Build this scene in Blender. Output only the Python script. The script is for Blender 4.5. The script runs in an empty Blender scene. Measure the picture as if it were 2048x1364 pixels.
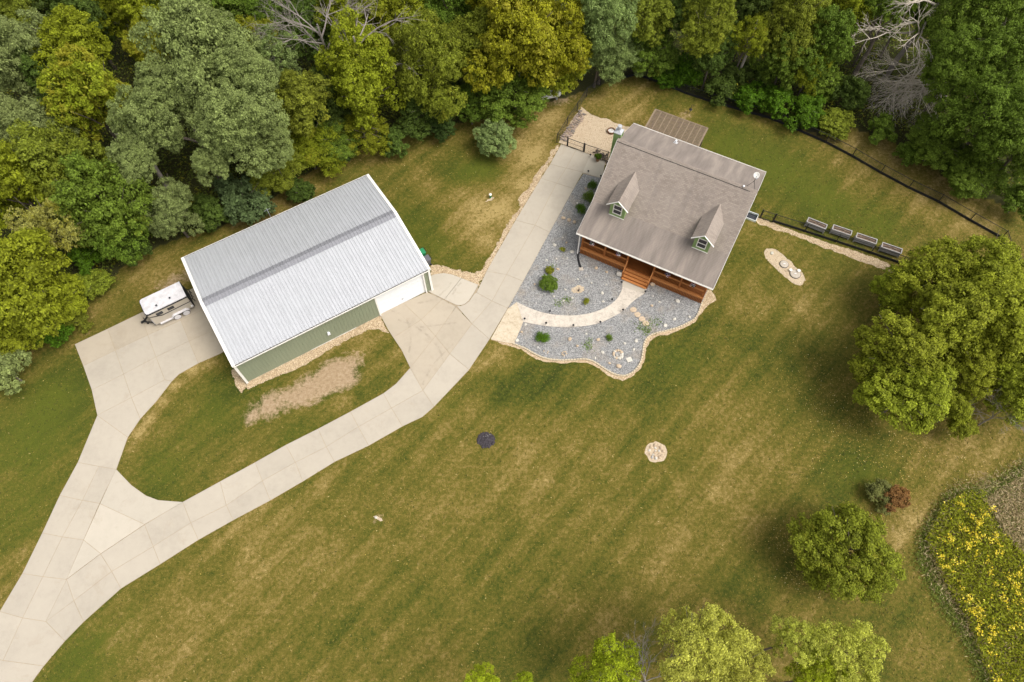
import bpy, math, random
import numpy as np
from mathutils import Vector, Matrix
from mathutils.geometry import tessellate_polygon

random.seed(7); RNG = np.random.default_rng(7)
S = bpy.context.scene
COL = S.collection
PI = math.pi

# ------------------------------------------------------------------ camera
FPX, TILT, ROLL, CAMH = 1437.6142, 0.4755, 0.0052, 57.5071     # focal in 2048-px units
cam = bpy.data.cameras.new('camera'); camo = bpy.data.objects.new('camera', cam); COL.objects.link(camo)
cam.sensor_width = 36.0; cam.lens = 36.0 * FPX / 2048.0
cam.clip_start = 0.5; cam.clip_end = 2500
camo.location = (0, 0, CAMH)
camo.rotation_euler = (Matrix.Rotation(TILT, 4, 'X') @ Matrix.Rotation(-ROLL, 4, 'Z')).to_euler()
S.camera = camo

# ------------------------------------------------------------------ sky and sun (bright overcast, sun soft from the right)
SUN_AZ = (1.0, -0.45); SUN_EL = math.radians(58)
world = bpy.data.worlds.new('World'); S.world = world; world.use_nodes = True
wn = world.node_tree; bg = wn.nodes['Background']
sky = wn.nodes.new('ShaderNodeTexSky'); sky.sky_type = 'NISHITA'; sky.sun_disc = False
sky.sun_elevation = SUN_EL; sky.sun_rotation = math.atan2(SUN_AZ[0], SUN_AZ[1])
sky.air_density = 1.0; sky.dust_density = 4.0; sky.ozone_density = 0.6
hs = wn.nodes.new('ShaderNodeHueSaturation'); hs.inputs['Saturation'].default_value = 0.14
wn.links.new(sky.outputs['Color'], hs.inputs['Color']); wn.links.new(hs.outputs['Color'], bg.inputs['Color'])
bg.inputs['Strength'].default_value = 0.15
sl = bpy.data.lights.new('sun', 'SUN'); so = bpy.data.objects.new('sun', sl); COL.objects.link(so)
sl.energy = 1.2; sl.angle = math.radians(28); sl.color = (1.0, 0.93, 0.82)
sd = Vector((SUN_AZ[0], SUN_AZ[1], math.hypot(*SUN_AZ) * math.tan(SUN_EL))).normalized()
so.rotation_euler = sd.to_track_quat('Z', 'Y').to_euler(); so.location = sd * 120
S.view_settings.view_transform = 'Standard'; S.view_settings.look = 'None'
S.view_settings.gamma = 1.0; S.view_settings.use_curve_mapping = False
S.view_settings.exposure = 0.72
S.cycles.max_bounces = 6; S.cycles.diffuse_bounces = 3; S.cycles.transmission_bounces = 3; S.cycles.glossy_bounces = 2

# ------------------------------------------------------------------ places: a map pixel of the survey picture -> a point at height z
_ct, _st, _cr, _sr = math.cos(TILT), math.sin(TILT), math.cos(ROLL), math.sin(ROLL)
def g(px, py, z=0.0):
    u = px - 1024.0; v = 682.0 - py
    u, v = _cr*u + _sr*v, -_sr*u + _cr*v
    dx, dy, dz = u/FPX, v/FPX*_ct + _st, v/FPX*_st - _ct
    k = (z - CAMH) / dz
    return Vector((k*dx, k*dy, z))
def gs(pts, z=0.0): return [g(p[0], p[1], z) for p in pts]
def depth(p): return p.y*_st - (p.z - CAMH)*_ct
def c3(*pts): return [(960 + x*.24414, 520 + y*.24414) for x, y in pts]
def c7(*pts): return [(x*.4869, 700 + y*.4869) for x, y in pts]
def c8(*pts): return [(440 + x*.29326, 560 + y*.29326) for x, y in pts]

# ------------------------------------------------------------------ materials
def new_mat(name, rough=0.8, spec=0.3, metal=0.0):
    m = bpy.data.materials.new(name); m.use_nodes = True
    b = m.node_tree.nodes['Principled BSDF']
    b.inputs['Roughness'].default_value = rough; b.inputs['Metallic'].default_value = metal
    b.inputs['Specular IOR Level'].default_value = spec
    return m, m.node_tree, b
def N(nt, typ, **kw):
    n = nt.nodes.new(typ)
    for k, v in kw.items():
        if hasattr(n, k) and k not in n.inputs: setattr(n, k, v)
        else: n.inputs[k].default_value = v
    return n
def coords(nt, kind='Object', scale=(1, 1, 1), rot=(0, 0, 0)):
    tc = nt.nodes.new('ShaderNodeTexCoord'); mp = nt.nodes.new('ShaderNodeMapping')
    mp.inputs['Scale'].default_value = scale; mp.inputs['Rotation'].default_value = rot
    nt.links.new(tc.outputs[kind], mp.inputs['Vector']); return mp.outputs['Vector']
def wcoords(nt, scale=(1, 1, 1), rot=(0, 0, 0)):
    ge = nt.nodes.new('ShaderNodeNewGeometry'); v = ge.outputs['Position']
    if any(rot):                                              # turn first, then stretch
        m0 = nt.nodes.new('ShaderNodeMapping'); m0.inputs['Rotation'].default_value = rot; nt.links.new(v, m0.inputs['Vector']); v = m0.outputs['Vector']
    mp = nt.nodes.new('ShaderNodeMapping'); mp.inputs['Scale'].default_value = scale
    nt.links.new(v, mp.inputs['Vector']); return mp.outputs['Vector']
def noise(nt, vec, scale, detail=3.0, rough=0.55, dist=0.0):
    n = N(nt, 'ShaderNodeTexNoise', Scale=scale, Detail=detail, Roughness=rough, Distortion=dist)
    nt.links.new(vec, n.inputs['Vector']); return n.outputs['Fac']
def ramp(nt, fac, stops, interp='LINEAR'):
    r = nt.nodes.new('ShaderNodeValToRGB'); r.color_ramp.interpolation = interp
    els = r.color_ramp.elements
    while len(els) < len(stops): els.new(0.5)
    for e, (p, c) in zip(els, stops):
        e.position = p; e.color = tuple(c) + (1,) if len(c) == 3 else c
    nt.links.new(fac, r.inputs['Fac']); return r.outputs['Color']
def mrange(nt, v, a, b, c=0.0, d=1.0, smooth=False):
    n = N(nt, 'ShaderNodeMapRange'); n.inputs['From Min'].default_value = a; n.inputs['From Max'].default_value = b
    n.inputs['To Min'].default_value = c; n.inputs['To Max'].default_value = d
    if smooth: n.interpolation_type = 'SMOOTHSTEP'
    nt.links.new(v, n.inputs['Value']); return n.outputs['Result']
def math2(nt, op, a, b, clamp=False):
    n = nt.nodes.new('ShaderNodeMath'); n.operation = op; n.use_clamp = clamp
    for i, v in enumerate((a, b)):
        if isinstance(v, (int, float)): n.inputs[i].default_value = v
        else: nt.links.new(v, n.inputs[i])
    return n.outputs[0]
def mixc(nt, fac, a, b, mode='MIX'):
    n = nt.nodes.new('ShaderNodeMix'); n.data_type = 'RGBA'; n.blend_type = mode
    for i, v in ((0, fac), (6, a), (7, b)):
        if isinstance(v, (int, float)): n.inputs[i].default_value = v
        elif isinstance(v, (tuple, list)): n.inputs[i].default_value = tuple(v) + (1,) if len(v) == 3 else v
        else: nt.links.new(v, n.inputs[i])
    return n.outputs[2]
def bump(nt, b, h, strength=0.3, dist=0.02):
    n = N(nt, 'ShaderNodeBump', Strength=strength, Distance=dist)
    nt.links.new(h, n.inputs['Height']); nt.links.new(n.outputs['Normal'], b.inputs['Normal'])
def attr(nt, name, typ='GEOMETRY'):
    a = nt.nodes.new('ShaderNodeAttribute'); a.attribute_name = name; a.attribute_type = typ; return a.outputs['Fac']
M = {}
def simple(key, col, rough=0.6, spec=0.3, metal=0.0, var=0.15, scale=3.0, grain=60.0, gb=0.08):
    m, nt, b = new_mat(key, rough, spec, metal)
    v = coords(nt)
    n1 = noise(nt, v, scale, 4); n2 = noise(nt, v, grain, 2)
    f = math2(nt, 'ADD', math2(nt, 'MULTIPLY', n1, 0.7), math2(nt, 'MULTIPLY', n2, 0.3))
    lo = tuple(c*(1-var) for c in col); hi = tuple(min(1, c*(1+var)) for c in col)
    nt.links.new(ramp(nt, f, [(0.3, lo), (0.7, hi)]), b.inputs['Base Color'])
    if gb: bump(nt, b, n2, gb, 0.01)
    M[key] = m; return m

simple('white_trim', (.78, .75, .70), .5, var=.06)
simple('white_metal', (.74, .75, .77), .4, .5, var=.05)
simple('grey_metal', (.42, .43, .45), .4, .5, .5, var=.12)
simple('galvanised', (.44, .45, .47), .5, .4, .2, var=.1)
simple('black_metal', (.015, .015, .016), .45, .4, var=.3)
simple('black_plastic', (.02, .02, .022), .6, var=.3)
simple('dark_rubber', (.018, .018, .018), .85, var=.3)
simple('green_siding', (.21, .30, .115), .7, var=.07, scale=1.2)
simple('barn_green', (.225, .25, .17), .5, .4, var=.05, scale=.6)
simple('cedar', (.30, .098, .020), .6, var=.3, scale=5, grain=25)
simple('cedar_shaded', (.17, .052, .010), .55, var=.2, scale=3, grain=20)  # cedar darkened to carry the shade under the porch roof
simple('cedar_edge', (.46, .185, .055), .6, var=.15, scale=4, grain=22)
simple('pergola_light', (.25, .19, .13), .85, var=.2, scale=4, grain=30)
simple('pergola_wood', (.165, .122, .085), .85, var=.25, scale=4, grain=30)
simple('weathered_wood', (.33, .31, .30), .85, var=.3, scale=7, grain=35)
simple('soil', (.17, .12, .085), .95, var=.35, scale=9, grain=50, gb=.5)
simple('window_glass', (.028, .03, .036), .08, .6, var=.2, scale=1)
simple('trailer_tan', (.43, .38, .31), .35, .5, var=.05, scale=1)
simple('trailer_white', (.57, .55, .56), .45, .4, var=.22, scale=2.2, grain=14)
simple('bin_green', (.02, .22, .09), .45, .4, var=.1)
simple('bin_grey', (.12, .12, .135), .5, .4, var=.12)
simple('rust', (.16, .075, .035), .8, var=.35, scale=9)
simple('ash', (.62, .61, .60), .9, var=.2, scale=8, gb=.3)
simple('bark', (.13, .105, .085), .95, var=.4, scale=6, grain=40, gb=.5)
simple('dead_wood', (.235, .205, .178), .9, var=.3, scale=5, grain=30, gb=.4)
simple('log_end', (.36, .26, .17), .9, var=.3, scale=10, grain=40)
simple('pale_wood', (.50, .44, .365), .9, var=.3, scale=5, grain=30, gb=.4)
simple('log_bark', (.40, .31, .26), .95, var=.5, scale=9, grain=40, gb=.5)
simple('dark_log', (.085, .065, .055), .95, var=.5, scale=9, grain=40, gb=.5)
simple('white_rock', (.52, .485, .42), .85, var=.16, scale=6, gb=.3)
simple('tan_rock', (.46, .355, .25), .9, var=.22, scale=6, gb=.3)
simple('grey_rock', (.40, .38, .36), .9, var=.2, scale=6, gb=.3)
simple('char', (.052, .044, .050), .9, .3, var=.75, scale=14, grain=40, gb=.5)
simple('lid_stone', (.43, .375, .315), .8, var=.2, scale=8)
simple('limestone', (.50, .42, .30), .9, var=.2, scale=6, gb=.3)
simple('flower_white', (.75, .72, .78), .7, var=.15)
simple('flower_purple', (.22, .12, .33), .7, var=.3)
simple('terracotta', (.30, .16, .09), .8, var=.2)
simple('mat_fabric', (.45, .47, .36), .95, var=.15, scale=10)
simple('joint', (.36, .29, .20), .95, var=.2)
simple('door_paint', (.78, .79, .80), .4, .4, var=.025, scale=.8, gb=.02)

def concrete(key, col, stain=.12):
    m, nt, b = new_mat(key, .85, .25)
    v = wcoords(nt)
    n1 = noise(nt, v, .35, 5, .6); n2 = noise(nt, v, 2.2, 5, .65); n3 = noise(nt, v, 26, 3, .6)
    oi = nt.nodes.new('ShaderNodeObjectInfo')
    f = math2(nt, 'ADD', math2(nt, 'MULTIPLY', n1, .5), math2(nt, 'ADD', math2(nt, 'MULTIPLY', n2, .3), math2(nt, 'MULTIPLY', n3, .2)))
    c = ramp(nt, f, [(.28, [x*(1-stain*1.5) for x in col]), (.5, col), (.75, [x*(1+stain*.8) for x in col])])
    tone = mrange(nt, oi.outputs['Random'], 0, 1, .955, 1.03)
    cb = nt.nodes.new('ShaderNodeCombineColor')
    for i in range(3): nt.links.new(tone, cb.inputs[i])
    c = mixc(nt, 1.0, c, cb.outputs[0], 'MULTIPLY')
    spots = mrange(nt, noise(nt, v, 1.1, 6, .7), .62, .78, 0, .36)
    c = mixc(nt, spots, c, [x*.62 for x in col])
    v2 = wcoords(nt, (.5, .5, 1)); c = mixc(nt, mrange(nt, noise(nt, v2, 1.0, 6, .75, 1.2), .56, .72, 0, .30), c, (.30, .235, .16))
    nt.links.new(c, b.inputs['Base Color']); bump(nt, b, n3, .12, .006)
    M[key] = m
concrete('concrete', (.405, .358, .292)); concrete('new_concrete', (.45, .402, .33), .08); concrete('warm_concrete', (.395, .338, .262), .12)

def stamped(key, col, dark):
    m, nt, b = new_mat(key, .8, .3)
    v = wcoords(nt)
    vo = N(nt, 'ShaderNodeTexVoronoi', Scale=1.7); vo.feature = 'DISTANCE_TO_EDGE'
    wv = nt.nodes.new('ShaderNodeVectorMath'); wv.operation = 'ADD'
    nz = N(nt, 'ShaderNodeTexNoise', Scale=3.0, Detail=2.0); nt.links.new(v, nz.inputs['Vector'])
    sc = nt.nodes.new('ShaderNodeVectorMath'); sc.operation = 'SCALE'; sc.inputs['Scale'].default_value = .25
    nt.links.new(nz.outputs['Color'], sc.inputs[0]); nt.links.new(v, wv.inputs[0]); nt.links.new(sc.outputs[0], wv.inputs[1])
    nt.links.new(wv.outputs[0], vo.inputs['Vector'])
    gr = mrange(nt, vo.outputs['Distance'], .0, .05)
    n1 = noise(nt, v, 1.6, 5, .7); n2 = noise(nt, v, 9, 4, .65)
    f = math2(nt, 'ADD', math2(nt, 'MULTIPLY', n1, .55), math2(nt, 'MULTIPLY', n2, .45))
    c = ramp(nt, f, [(.36, dark), (.52, col), (.75, [min(1, x*1.12) for x in col])])
    c = mixc(nt, math2(nt, 'MULTIPLY', math2(nt, 'SUBTRACT', 1.0, gr), .16), c, [x*.7 for x in dark])
    nt.links.new(c, b.inputs['Base Color']); bump(nt, b, math2(nt, 'ADD', gr, n2), .35, .02)
    M[key] = m
stamped('stamped_stone', (.54, .48, .405), (.37, .32, .265)); stamped('flagstone', (.53, .445, .33), (.38, .305, .205))

def gravel(key, lo, mid, hi, warm, scale=16):
    m, nt, b = new_mat(key, .9, .25)
    v = wcoords(nt)
    vo = N(nt, 'ShaderNodeTexVoronoi', Scale=float(scale)); nt.links.new(v, vo.inputs['Vector'])
    sep = nt.nodes.new('ShaderNodeSeparateColor'); nt.links.new(vo.outputs['Color'], sep.inputs[0])
    n1 = noise(nt, v, .45, 4, .6); n2 = noise(nt, v, 5, 3)
    f = math2(nt, 'ADD', math2(nt, 'MULTIPLY', sep.outputs[0], .7), math2(nt, 'MULTIPLY', n2, .3))
    c = ramp(nt, f, [(.12, lo), (.5, mid), (.85, hi)])
    c = mixc(nt, mrange(nt, n1, .52, .72, 0, .6), c, warm)
    nt.links.new(c, b.inputs['Base Color'])
    bump(nt, b, math2(nt, 'SUBTRACT', 1.0, vo.outputs['Distance']), .8, .03)
    M[key] = m
gravel('grey_gravel', (.12, .12, .12), (.235, .233, .229), (.39, .38, .365), (.31, .255, .195))
gravel('tan_gravel', (.25, .175, .105), (.44, .325, .20), (.62, .50, .35), (.38, .265, .155), 20)
gravel('sand', (.40, .30, .20), (.50, .395, .275), (.61, .50, .365), (.45, .335, .225), 30)

# pebbles and lumps that take the tone of their own random number
def pebble(key, stops, rough=.85):
    m, nt, b = new_mat(key, rough, .3)
    nt.links.new(ramp(nt, attr(nt, 'tint'), stops), b.inputs['Base Color']); M[key] = m
pebble('pebbles', [(0, (.11, .11, .112)), (.5, (.22, .218, .214)), (.9, (.33, .325, .315)), (1, (.48, .44, .38))])
pebble('tan_pebbles', [(0, (.22, .15, .09)), (.5, (.52, .40, .25)), (1, (.72, .61, .44))])
pebble('litter', [(0, (.16, .10, .03)), (.4, (.36, .26, .05)), (.75, (.58, .42, .10)), (1, (.66, .56, .30))])
pebble('petals', [(0, (.46, .35, .014)), (.6, (.66, .50, .02)), (1, (.74, .62, .10))])
pebble('dry_stalks', [(0, (.16, .125, .05)), (.5, (.34, .25, .12)), (1, (.54, .43, .25))])
pebble('grass_blades', [(0, (.034, .046, .006)), (.35, (.105, .098, .011)), (.6, (.18, .145, .022)), (.85, (.275, .205, .05)), (1, (.40, .31, .12))])

# shingles: courses are geometry, tabs, streaks and weather are colour
def shingles():
    m, nt, b = new_mat('shingles', .92, .2)
    v = coords(nt)
    br = N(nt, 'ShaderNodeTexBrick', Scale=1.0); br.offset = .5
    br.inputs['Brick Width'].default_value = .31; br.inputs['Row Height'].default_value = .112; br.inputs['Mortar Size'].default_value = .006
    br.inputs['Color1'].default_value = (.215, .175, .145, 1); br.inputs['Color2'].default_value = (.30, .25, .21, 1); br.inputs['Mortar'].default_value = (.12, .098, .085, 1)
    nt.links.new(v, br.inputs['Vector'])
    n1 = noise(nt, v, .5, 5, .65)
    c = mixc(nt, mrange(nt, n1, .42, .68, 0, .5), br.outputs['Color'], (.31, .265, .225))
    v2 = coords(nt, scale=(1.5, .22, .22))
    st = mrange(nt, noise(nt, v2, 1.0, 4, .6), .52, .74, 0, .55)
    c = mixc(nt, st, c, (.135, .115, .105))
    n3 = noise(nt, v, 45, 2); c = mixc(nt, mrange(nt, n3, .35, .7, 0, .35), c, (.33, .285, .25))
    nt.links.new(c, b.inputs['Base Color']); bump(nt, b, n3, .25, .01); M['shingles'] = m
    m2, nt, b = new_mat('porch_shingles', .92, .2)
    v = coords(nt); v2 = coords(nt, scale=(1.1, .16, .16))
    n1 = noise(nt, v2, 1.2, 5, .65); n3 = noise(nt, v, 30, 3)
    f = math2(nt, 'ADD', math2(nt, 'MULTIPLY', n1, .75), math2(nt, 'MULTIPLY', n3, .25))
    c = ramp(nt, f, [(.3, (.15, .127, .113)), (.5, (.225, .19, .165)), (.7, (.32, .27, .23))])
    nt.links.new(c, b.inputs['Base Color']); bump(nt, b, n3, .25, .01); M['porch_shingles'] = m2
shingles()

def roof_metal():
    for key, col in (('roof_metal', (.465, .47, .488)), ('ridge_light', (.27, .27, .29))):
        m, nt, b = new_mat(key, .42, .5, .25)
        v = coords(nt); n1 = noise(nt, v, .8, 4); v2 = coords(nt, scale=(3, .4, .4)); n2 = noise(nt, v2, 2.0, 4)
        c = ramp(nt, n1, [(.3, [x*.94 for x in col]), (.7, col)])
        c = mixc(nt, mrange(nt, n2, .66, .8, 0, .05), c, [x*.72 for x in col])
        nt.links.new(c, b.inputs['Base Color']); nt.links.new(mrange(nt, n2, .3, .7, .36, .5), b.inputs['Roughness']); M[key] = m
roof_metal()

# foliage: object colour is the species tone, its alpha how far autumn has come, 'tint' the leaf's own tone, spread wide to paint in leaf highlights
def foliage(key, transl=.3, rough=.55):
    m, nt, b = new_mat(key, rough, .12)
    oi = nt.nodes.new('ShaderNodeObjectInfo'); t = attr(nt, 'tint'); t2 = attr(nt, 'turn')
    k = mrange(nt, t, 0, 1, .22, 1.9)
    cb = nt.nodes.new('ShaderNodeCombineColor')
    for i in range(3): nt.links.new(k, cb.inputs[i])
    base = mixc(nt, 1.0, oi.outputs['Color'], cb.outputs[0], 'MULTIPLY')
    yel = mixc(nt, t, (.275, .245, .015), (.45, .43, .05))
    f = mrange(nt, math2(nt, 'SUBTRACT', math2(nt, 'ADD', oi.outputs['Alpha'], .0), t2), -.08, .12, 0, .85)
    c = mixc(nt, f, base, yel)
    nt.links.new(c, b.inputs['Base Color'])
    tr = nt.nodes.new('ShaderNodeBsdfTranslucent'); nt.links.new(c, tr.inputs['Color'])
    mx = nt.nodes.new('ShaderNodeMixShader'); mx.inputs['Fac'].default_value = transl
    out = nt.nodes['Material Output']
    nt.links.new(b.outputs[0], mx.inputs[1]); nt.links.new(tr.outputs[0], mx.inputs[2]); nt.links.new(mx.outputs[0], out.inputs['Surface'])
    M[key] = m
foliage('leaves', .42, .55)

# ------------------------------------------------------------------ mesh building
class MB:
    def __init__(s): s.v = []; s.f = []
    def add(s, vs, fs):
        o = len(s.v); s.v += [tuple(v) for v in vs]; s.f += [tuple(i + o for i in f) for f in fs]; return s
    def box(s, a, b, mat=None):
        x0, y0, z0 = a; x1, y1, z1 = b
        vs = [Vector(p) for p in ((x0,y0,z0),(x1,y0,z0),(x1,y1,z0),(x0,y1,z0),(x0,y0,z1),(x1,y0,z1),(x1,y1,z1),(x0,y1,z1))]
        if mat: vs = [mat @ v for v in vs]
        return s.add(vs, [(3,2,1,0),(4,5,6,7),(0,1,5,4),(1,2,6,5),(2,3,7,6),(3,0,4,7)])
    def bar(s, p, q, w, h, up=(0, 0, 1)):            # a beam from p to q
        p, q = Vector(p), Vector(q); d = (q - p); L = d.length; d.normalize(); u = Vector(up)
        x = d.cross(u)
        if x.length < 1e-4: x = d.cross(Vector((1, 0, 0)))
        x.normalize(); y = x.cross(d).normalized()
        vs = []
        for b in (p, q):
            for sx, sy in ((-1,-1),(1,-1),(1,1),(-1,1)): vs.append(b + x*sx*w/2 + y*sy*h/2)
        return s.add(vs, [(3,2,1,0),(4,5,6,7),(0,1,5,4),(1,2,6,5),(2,3,7,6),(3,0,4,7)])
    def tube(s, pts, rs, n=6, cap=True):
        pts = [Vector(p) for p in pts]
        if isinstance(rs, (int, float)): rs = [rs]*len(pts)
        rings = []; x = None
        for i, p in enumerate(pts):
            d = (pts[min(i+1, len(pts)-1)] - pts[max(i-1, 0)]).normalized()
            if x is None:
                x = d.cross(Vector((0, 0, 1)))
                if x.length < 1e-3: x = Vector((1, 0, 0))
            x = (x - d*x.dot(d)).normalized(); y = d.cross(x)
            rings.append([p + (x*math.cos(2*PI*k/n) + y*math.sin(2*PI*k/n))*rs[i] for k in range(n)])
        o = len(s.v); s.v += [tuple(v) for r in rings for v in r]
        for i in range(len(pts)-1):
            for k in range(n):
                a = o + i*n + k; b = o + i*n + (k+1) % n
                s.f.append((a, b, b + n, a + n))
        if cap:
            s.f.append(tuple(o + k for k in reversed(range(n)))); e = o + (len(pts)-1)*n; s.f.append(tuple(e + k for k in range(n)))
        return s
    def lathe(s, prof, c=(0, 0, 0), n=16, axis='z'):
        o = len(s.v)
        for r, z in prof:
            for k in range(n):
                a = 2*PI*k/n; x, y = r*math.cos(a), r*math.sin(a)
                p = (x, y, z) if axis == 'z' else ((x, z, y) if axis == 'y' else (z, x, y))
                s.v.append((c[0]+p[0], c[1]+p[1], c[2]+p[2]))
        for i in range(len(prof)-1):
            for k in range(n): s.f.append((o+i*n+k, o+i*n+(k+1) % n, o+(i+1)*n+(k+1) % n, o+(i+1)*n+k))
        if prof[0][0] > 1e-4: s.f.append(tuple(o+k for k in reversed(range(n))))
        if prof[-1][0] > 1e-4: s.f.append(tuple(o+(len(prof)-1)*n+k for k in range(n)))
        return s
    def prism(s, poly, z0, z1, mat=None):            # poly in xy
        poly = [(p[0], p[1]) for p in poly]; n = len(poly)
        if sum(poly[i][0]*poly[(i+1) % n][1] - poly[(i+1) % n][0]*poly[i][1] for i in range(n)) < 0: poly = poly[::-1]
        vs = [Vector((x, y, z0)) for x, y in poly] + [Vector((x, y, z1)) for x, y in poly]
        if mat: vs = [mat @ v for v in vs]
        tri = tessellate_polygon([[Vector((x, y, 0)) for x, y in poly]])
        fs = []
        for t in tri:
            a, b, c = t
            (ax, ay), (bx, by), (cx, cy) = poly[a], poly[b], poly[c]
            if (bx-ax)*(cy-ay) - (by-ay)*(cx-ax) < 0: a, b, c = a, c, b
            fs.append((a+n, b+n, c+n)); fs.append((c, b, a))
        fs += [(i, (i+1) % n, (i+1) % n + n, i + n) for i in range(n)]
        return s.add(vs, fs)
    def build(s, name, mat, parent=None, loc=None, smooth=False):
        me = bpy.data.meshes.new(name); me.from_pydata(s.v, [], s.f); me.update()
        if mat: me.materials.append(M[mat] if isinstance(mat, str) else mat)
        if smooth: me.shade_smooth()
        return link(name, me, parent, loc)
def link(name, me, parent=None, loc=None, rz=None, scale=None):
    o = bpy.data.objects.new(name, me); COL.objects.link(o)
    if parent: o.parent = parent
    if loc is not None: o.location = loc
    if rz is not None: o.rotation_euler = (0, 0, rz)
    if scale is not None: o.scale = scale if not isinstance(scale, (int, float)) else (scale,)*3
    return o
def tag(o, label=None, cat=None, group=None, kind=None):
    if label: o['label'] = label
    if cat: o['category'] = cat
    if group: o['group'] = group
    if kind: o['kind'] = kind
    return o
def empty(name, loc=(0, 0, 0), rz=0, label=None, cat=None, group=None):
    o = bpy.data.objects.new(name, None); COL.objects.link(o); o.location = loc; o.rotation_euler = (0, 0, rz); o.empty_display_size = .3
    return tag(o, label, cat, group)
def kids(o): return [c for c in COL.objects if c.parent is o]
def copy_tree(o, children, loc, rz, label, group=None):
    c = o.copy(); COL.objects.link(c); c.location = loc; c.rotation_euler = (0, 0, rz); c['label'] = label
    if group: c['group'] = group
    for ch in children:
        d = ch.copy(); COL.objects.link(d); d.parent = c
    return c

def ragged(poly, step=.35, amp=.12, seed=1, closed=True):
    r = random.Random(seed); out = []; n = len(poly)
    for i in range(n if closed else n-1):
        a, b = poly[i], poly[(i+1) % n]; L = math.hypot(b[0]-a[0], b[1]-a[1]); k = max(1, int(L/step))
        for j in range(k):
            t = j/k; out.append((a[0]+(b[0]-a[0])*t + r.uniform(-amp, amp), a[1]+(b[1]-a[1])*t + r.uniform(-amp, amp)))
    return out
def smooth_line(pts, it=2, closed=False):            # Chaikin
    pts = [Vector((p[0], p[1])) for p in pts]
    for _ in range(it):
        q = [] if closed else [pts[0]]
        n = len(pts)
        for i in range(n if closed else n-1):
            a, b = pts[i], pts[(i+1) % n]; q += [a*.75 + b*.25, a*.25 + b*.75]
        if not closed: q.append(pts[-1])
        pts = q
    return [(p.x, p.y) for p in pts]
def sheet(name, poly, z, mat, parent=None, thick=None, kind='structure'):
    mb = MB(); mb.prism(poly, -.02 if thick is None else z - thick, z)
    o = mb.build(name, mat, parent)
    if parent is None: o['kind'] = kind
    return o
def inpoly(P, poly):                                  # vectorised point-in-polygon
    x, y = P[:, 0], P[:, 1]; ins = np.zeros(len(P), bool); n = len(poly); j = n-1
    for i in range(n):
        xi, yi = poly[i][0], poly[i][1]; xj, yj = poly[j][0], poly[j][1]
        c = ((yi > y) != (yj > y)) & (x < (xj-xi)*(y-yi)/((yj-yi) if abs(yj-yi) > 1e-9 else 1e-9) + xi)
        ins ^= c; j = i
    return ins
def scatter_in(poly, n, rng=RNG):
    P = np.array([(p[0], p[1]) for p in poly]); lo, hi = P.min(0), P.max(0); out = np.zeros((0, 2))
    while len(out) < n:
        q = rng.uniform(lo, hi, (n*2, 2)); out = np.vstack([out, q[inpoly(q, poly)]])
    return out[:n]

# leaf-sized faces: centre, normal, size -> one mesh of pointed leaves
def leaf_mesh(name, C, Nrm, size, tint, turn=None, mat='leaves', aspect=.62, rng=RNG):
    n = len(C); Nrm = Nrm/np.maximum(np.linalg.norm(Nrm, axis=1, keepdims=True), 1e-6)
    r = rng.normal(size=(n, 3)); x = np.cross(Nrm, r); x /= np.maximum(np.linalg.norm(x, axis=1, keepdims=True), 1e-6); y = np.cross(Nrm, x)
    s = size[:, None]; w = s*aspect
    V = np.empty((n, 4, 3)); V[:, 0] = C - x*s*.55; V[:, 1] = C - y*w*.5 + Nrm*s*.10; V[:, 2] = C + x*s*.55; V[:, 3] = C + y*w*.5 + Nrm*s*.10
    me = bpy.data.meshes.new(name); me.vertices.add(n*4); me.vertices.foreach_set('co', V.ravel().astype(np.float32))
    me.loops.add(n*4); me.loops.foreach_set('vertex_index', np.arange(n*4, dtype=np.int32))
    me.polygons.add(n); me.polygons.foreach_set('loop_start', np.arange(0, n*4, 4, dtype=np.int32))
    a = me.attributes.new('tint', 'FLOAT', 'FACE'); a.data.foreach_set('value', tint.astype(np.float32))
    if turn is not None:
        a = me.attributes.new('turn', 'FLOAT', 'FACE'); a.data.foreach_set('value', turn.astype(np.float32))
    me.update(); me.materials.append(M[mat]); return me
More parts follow.
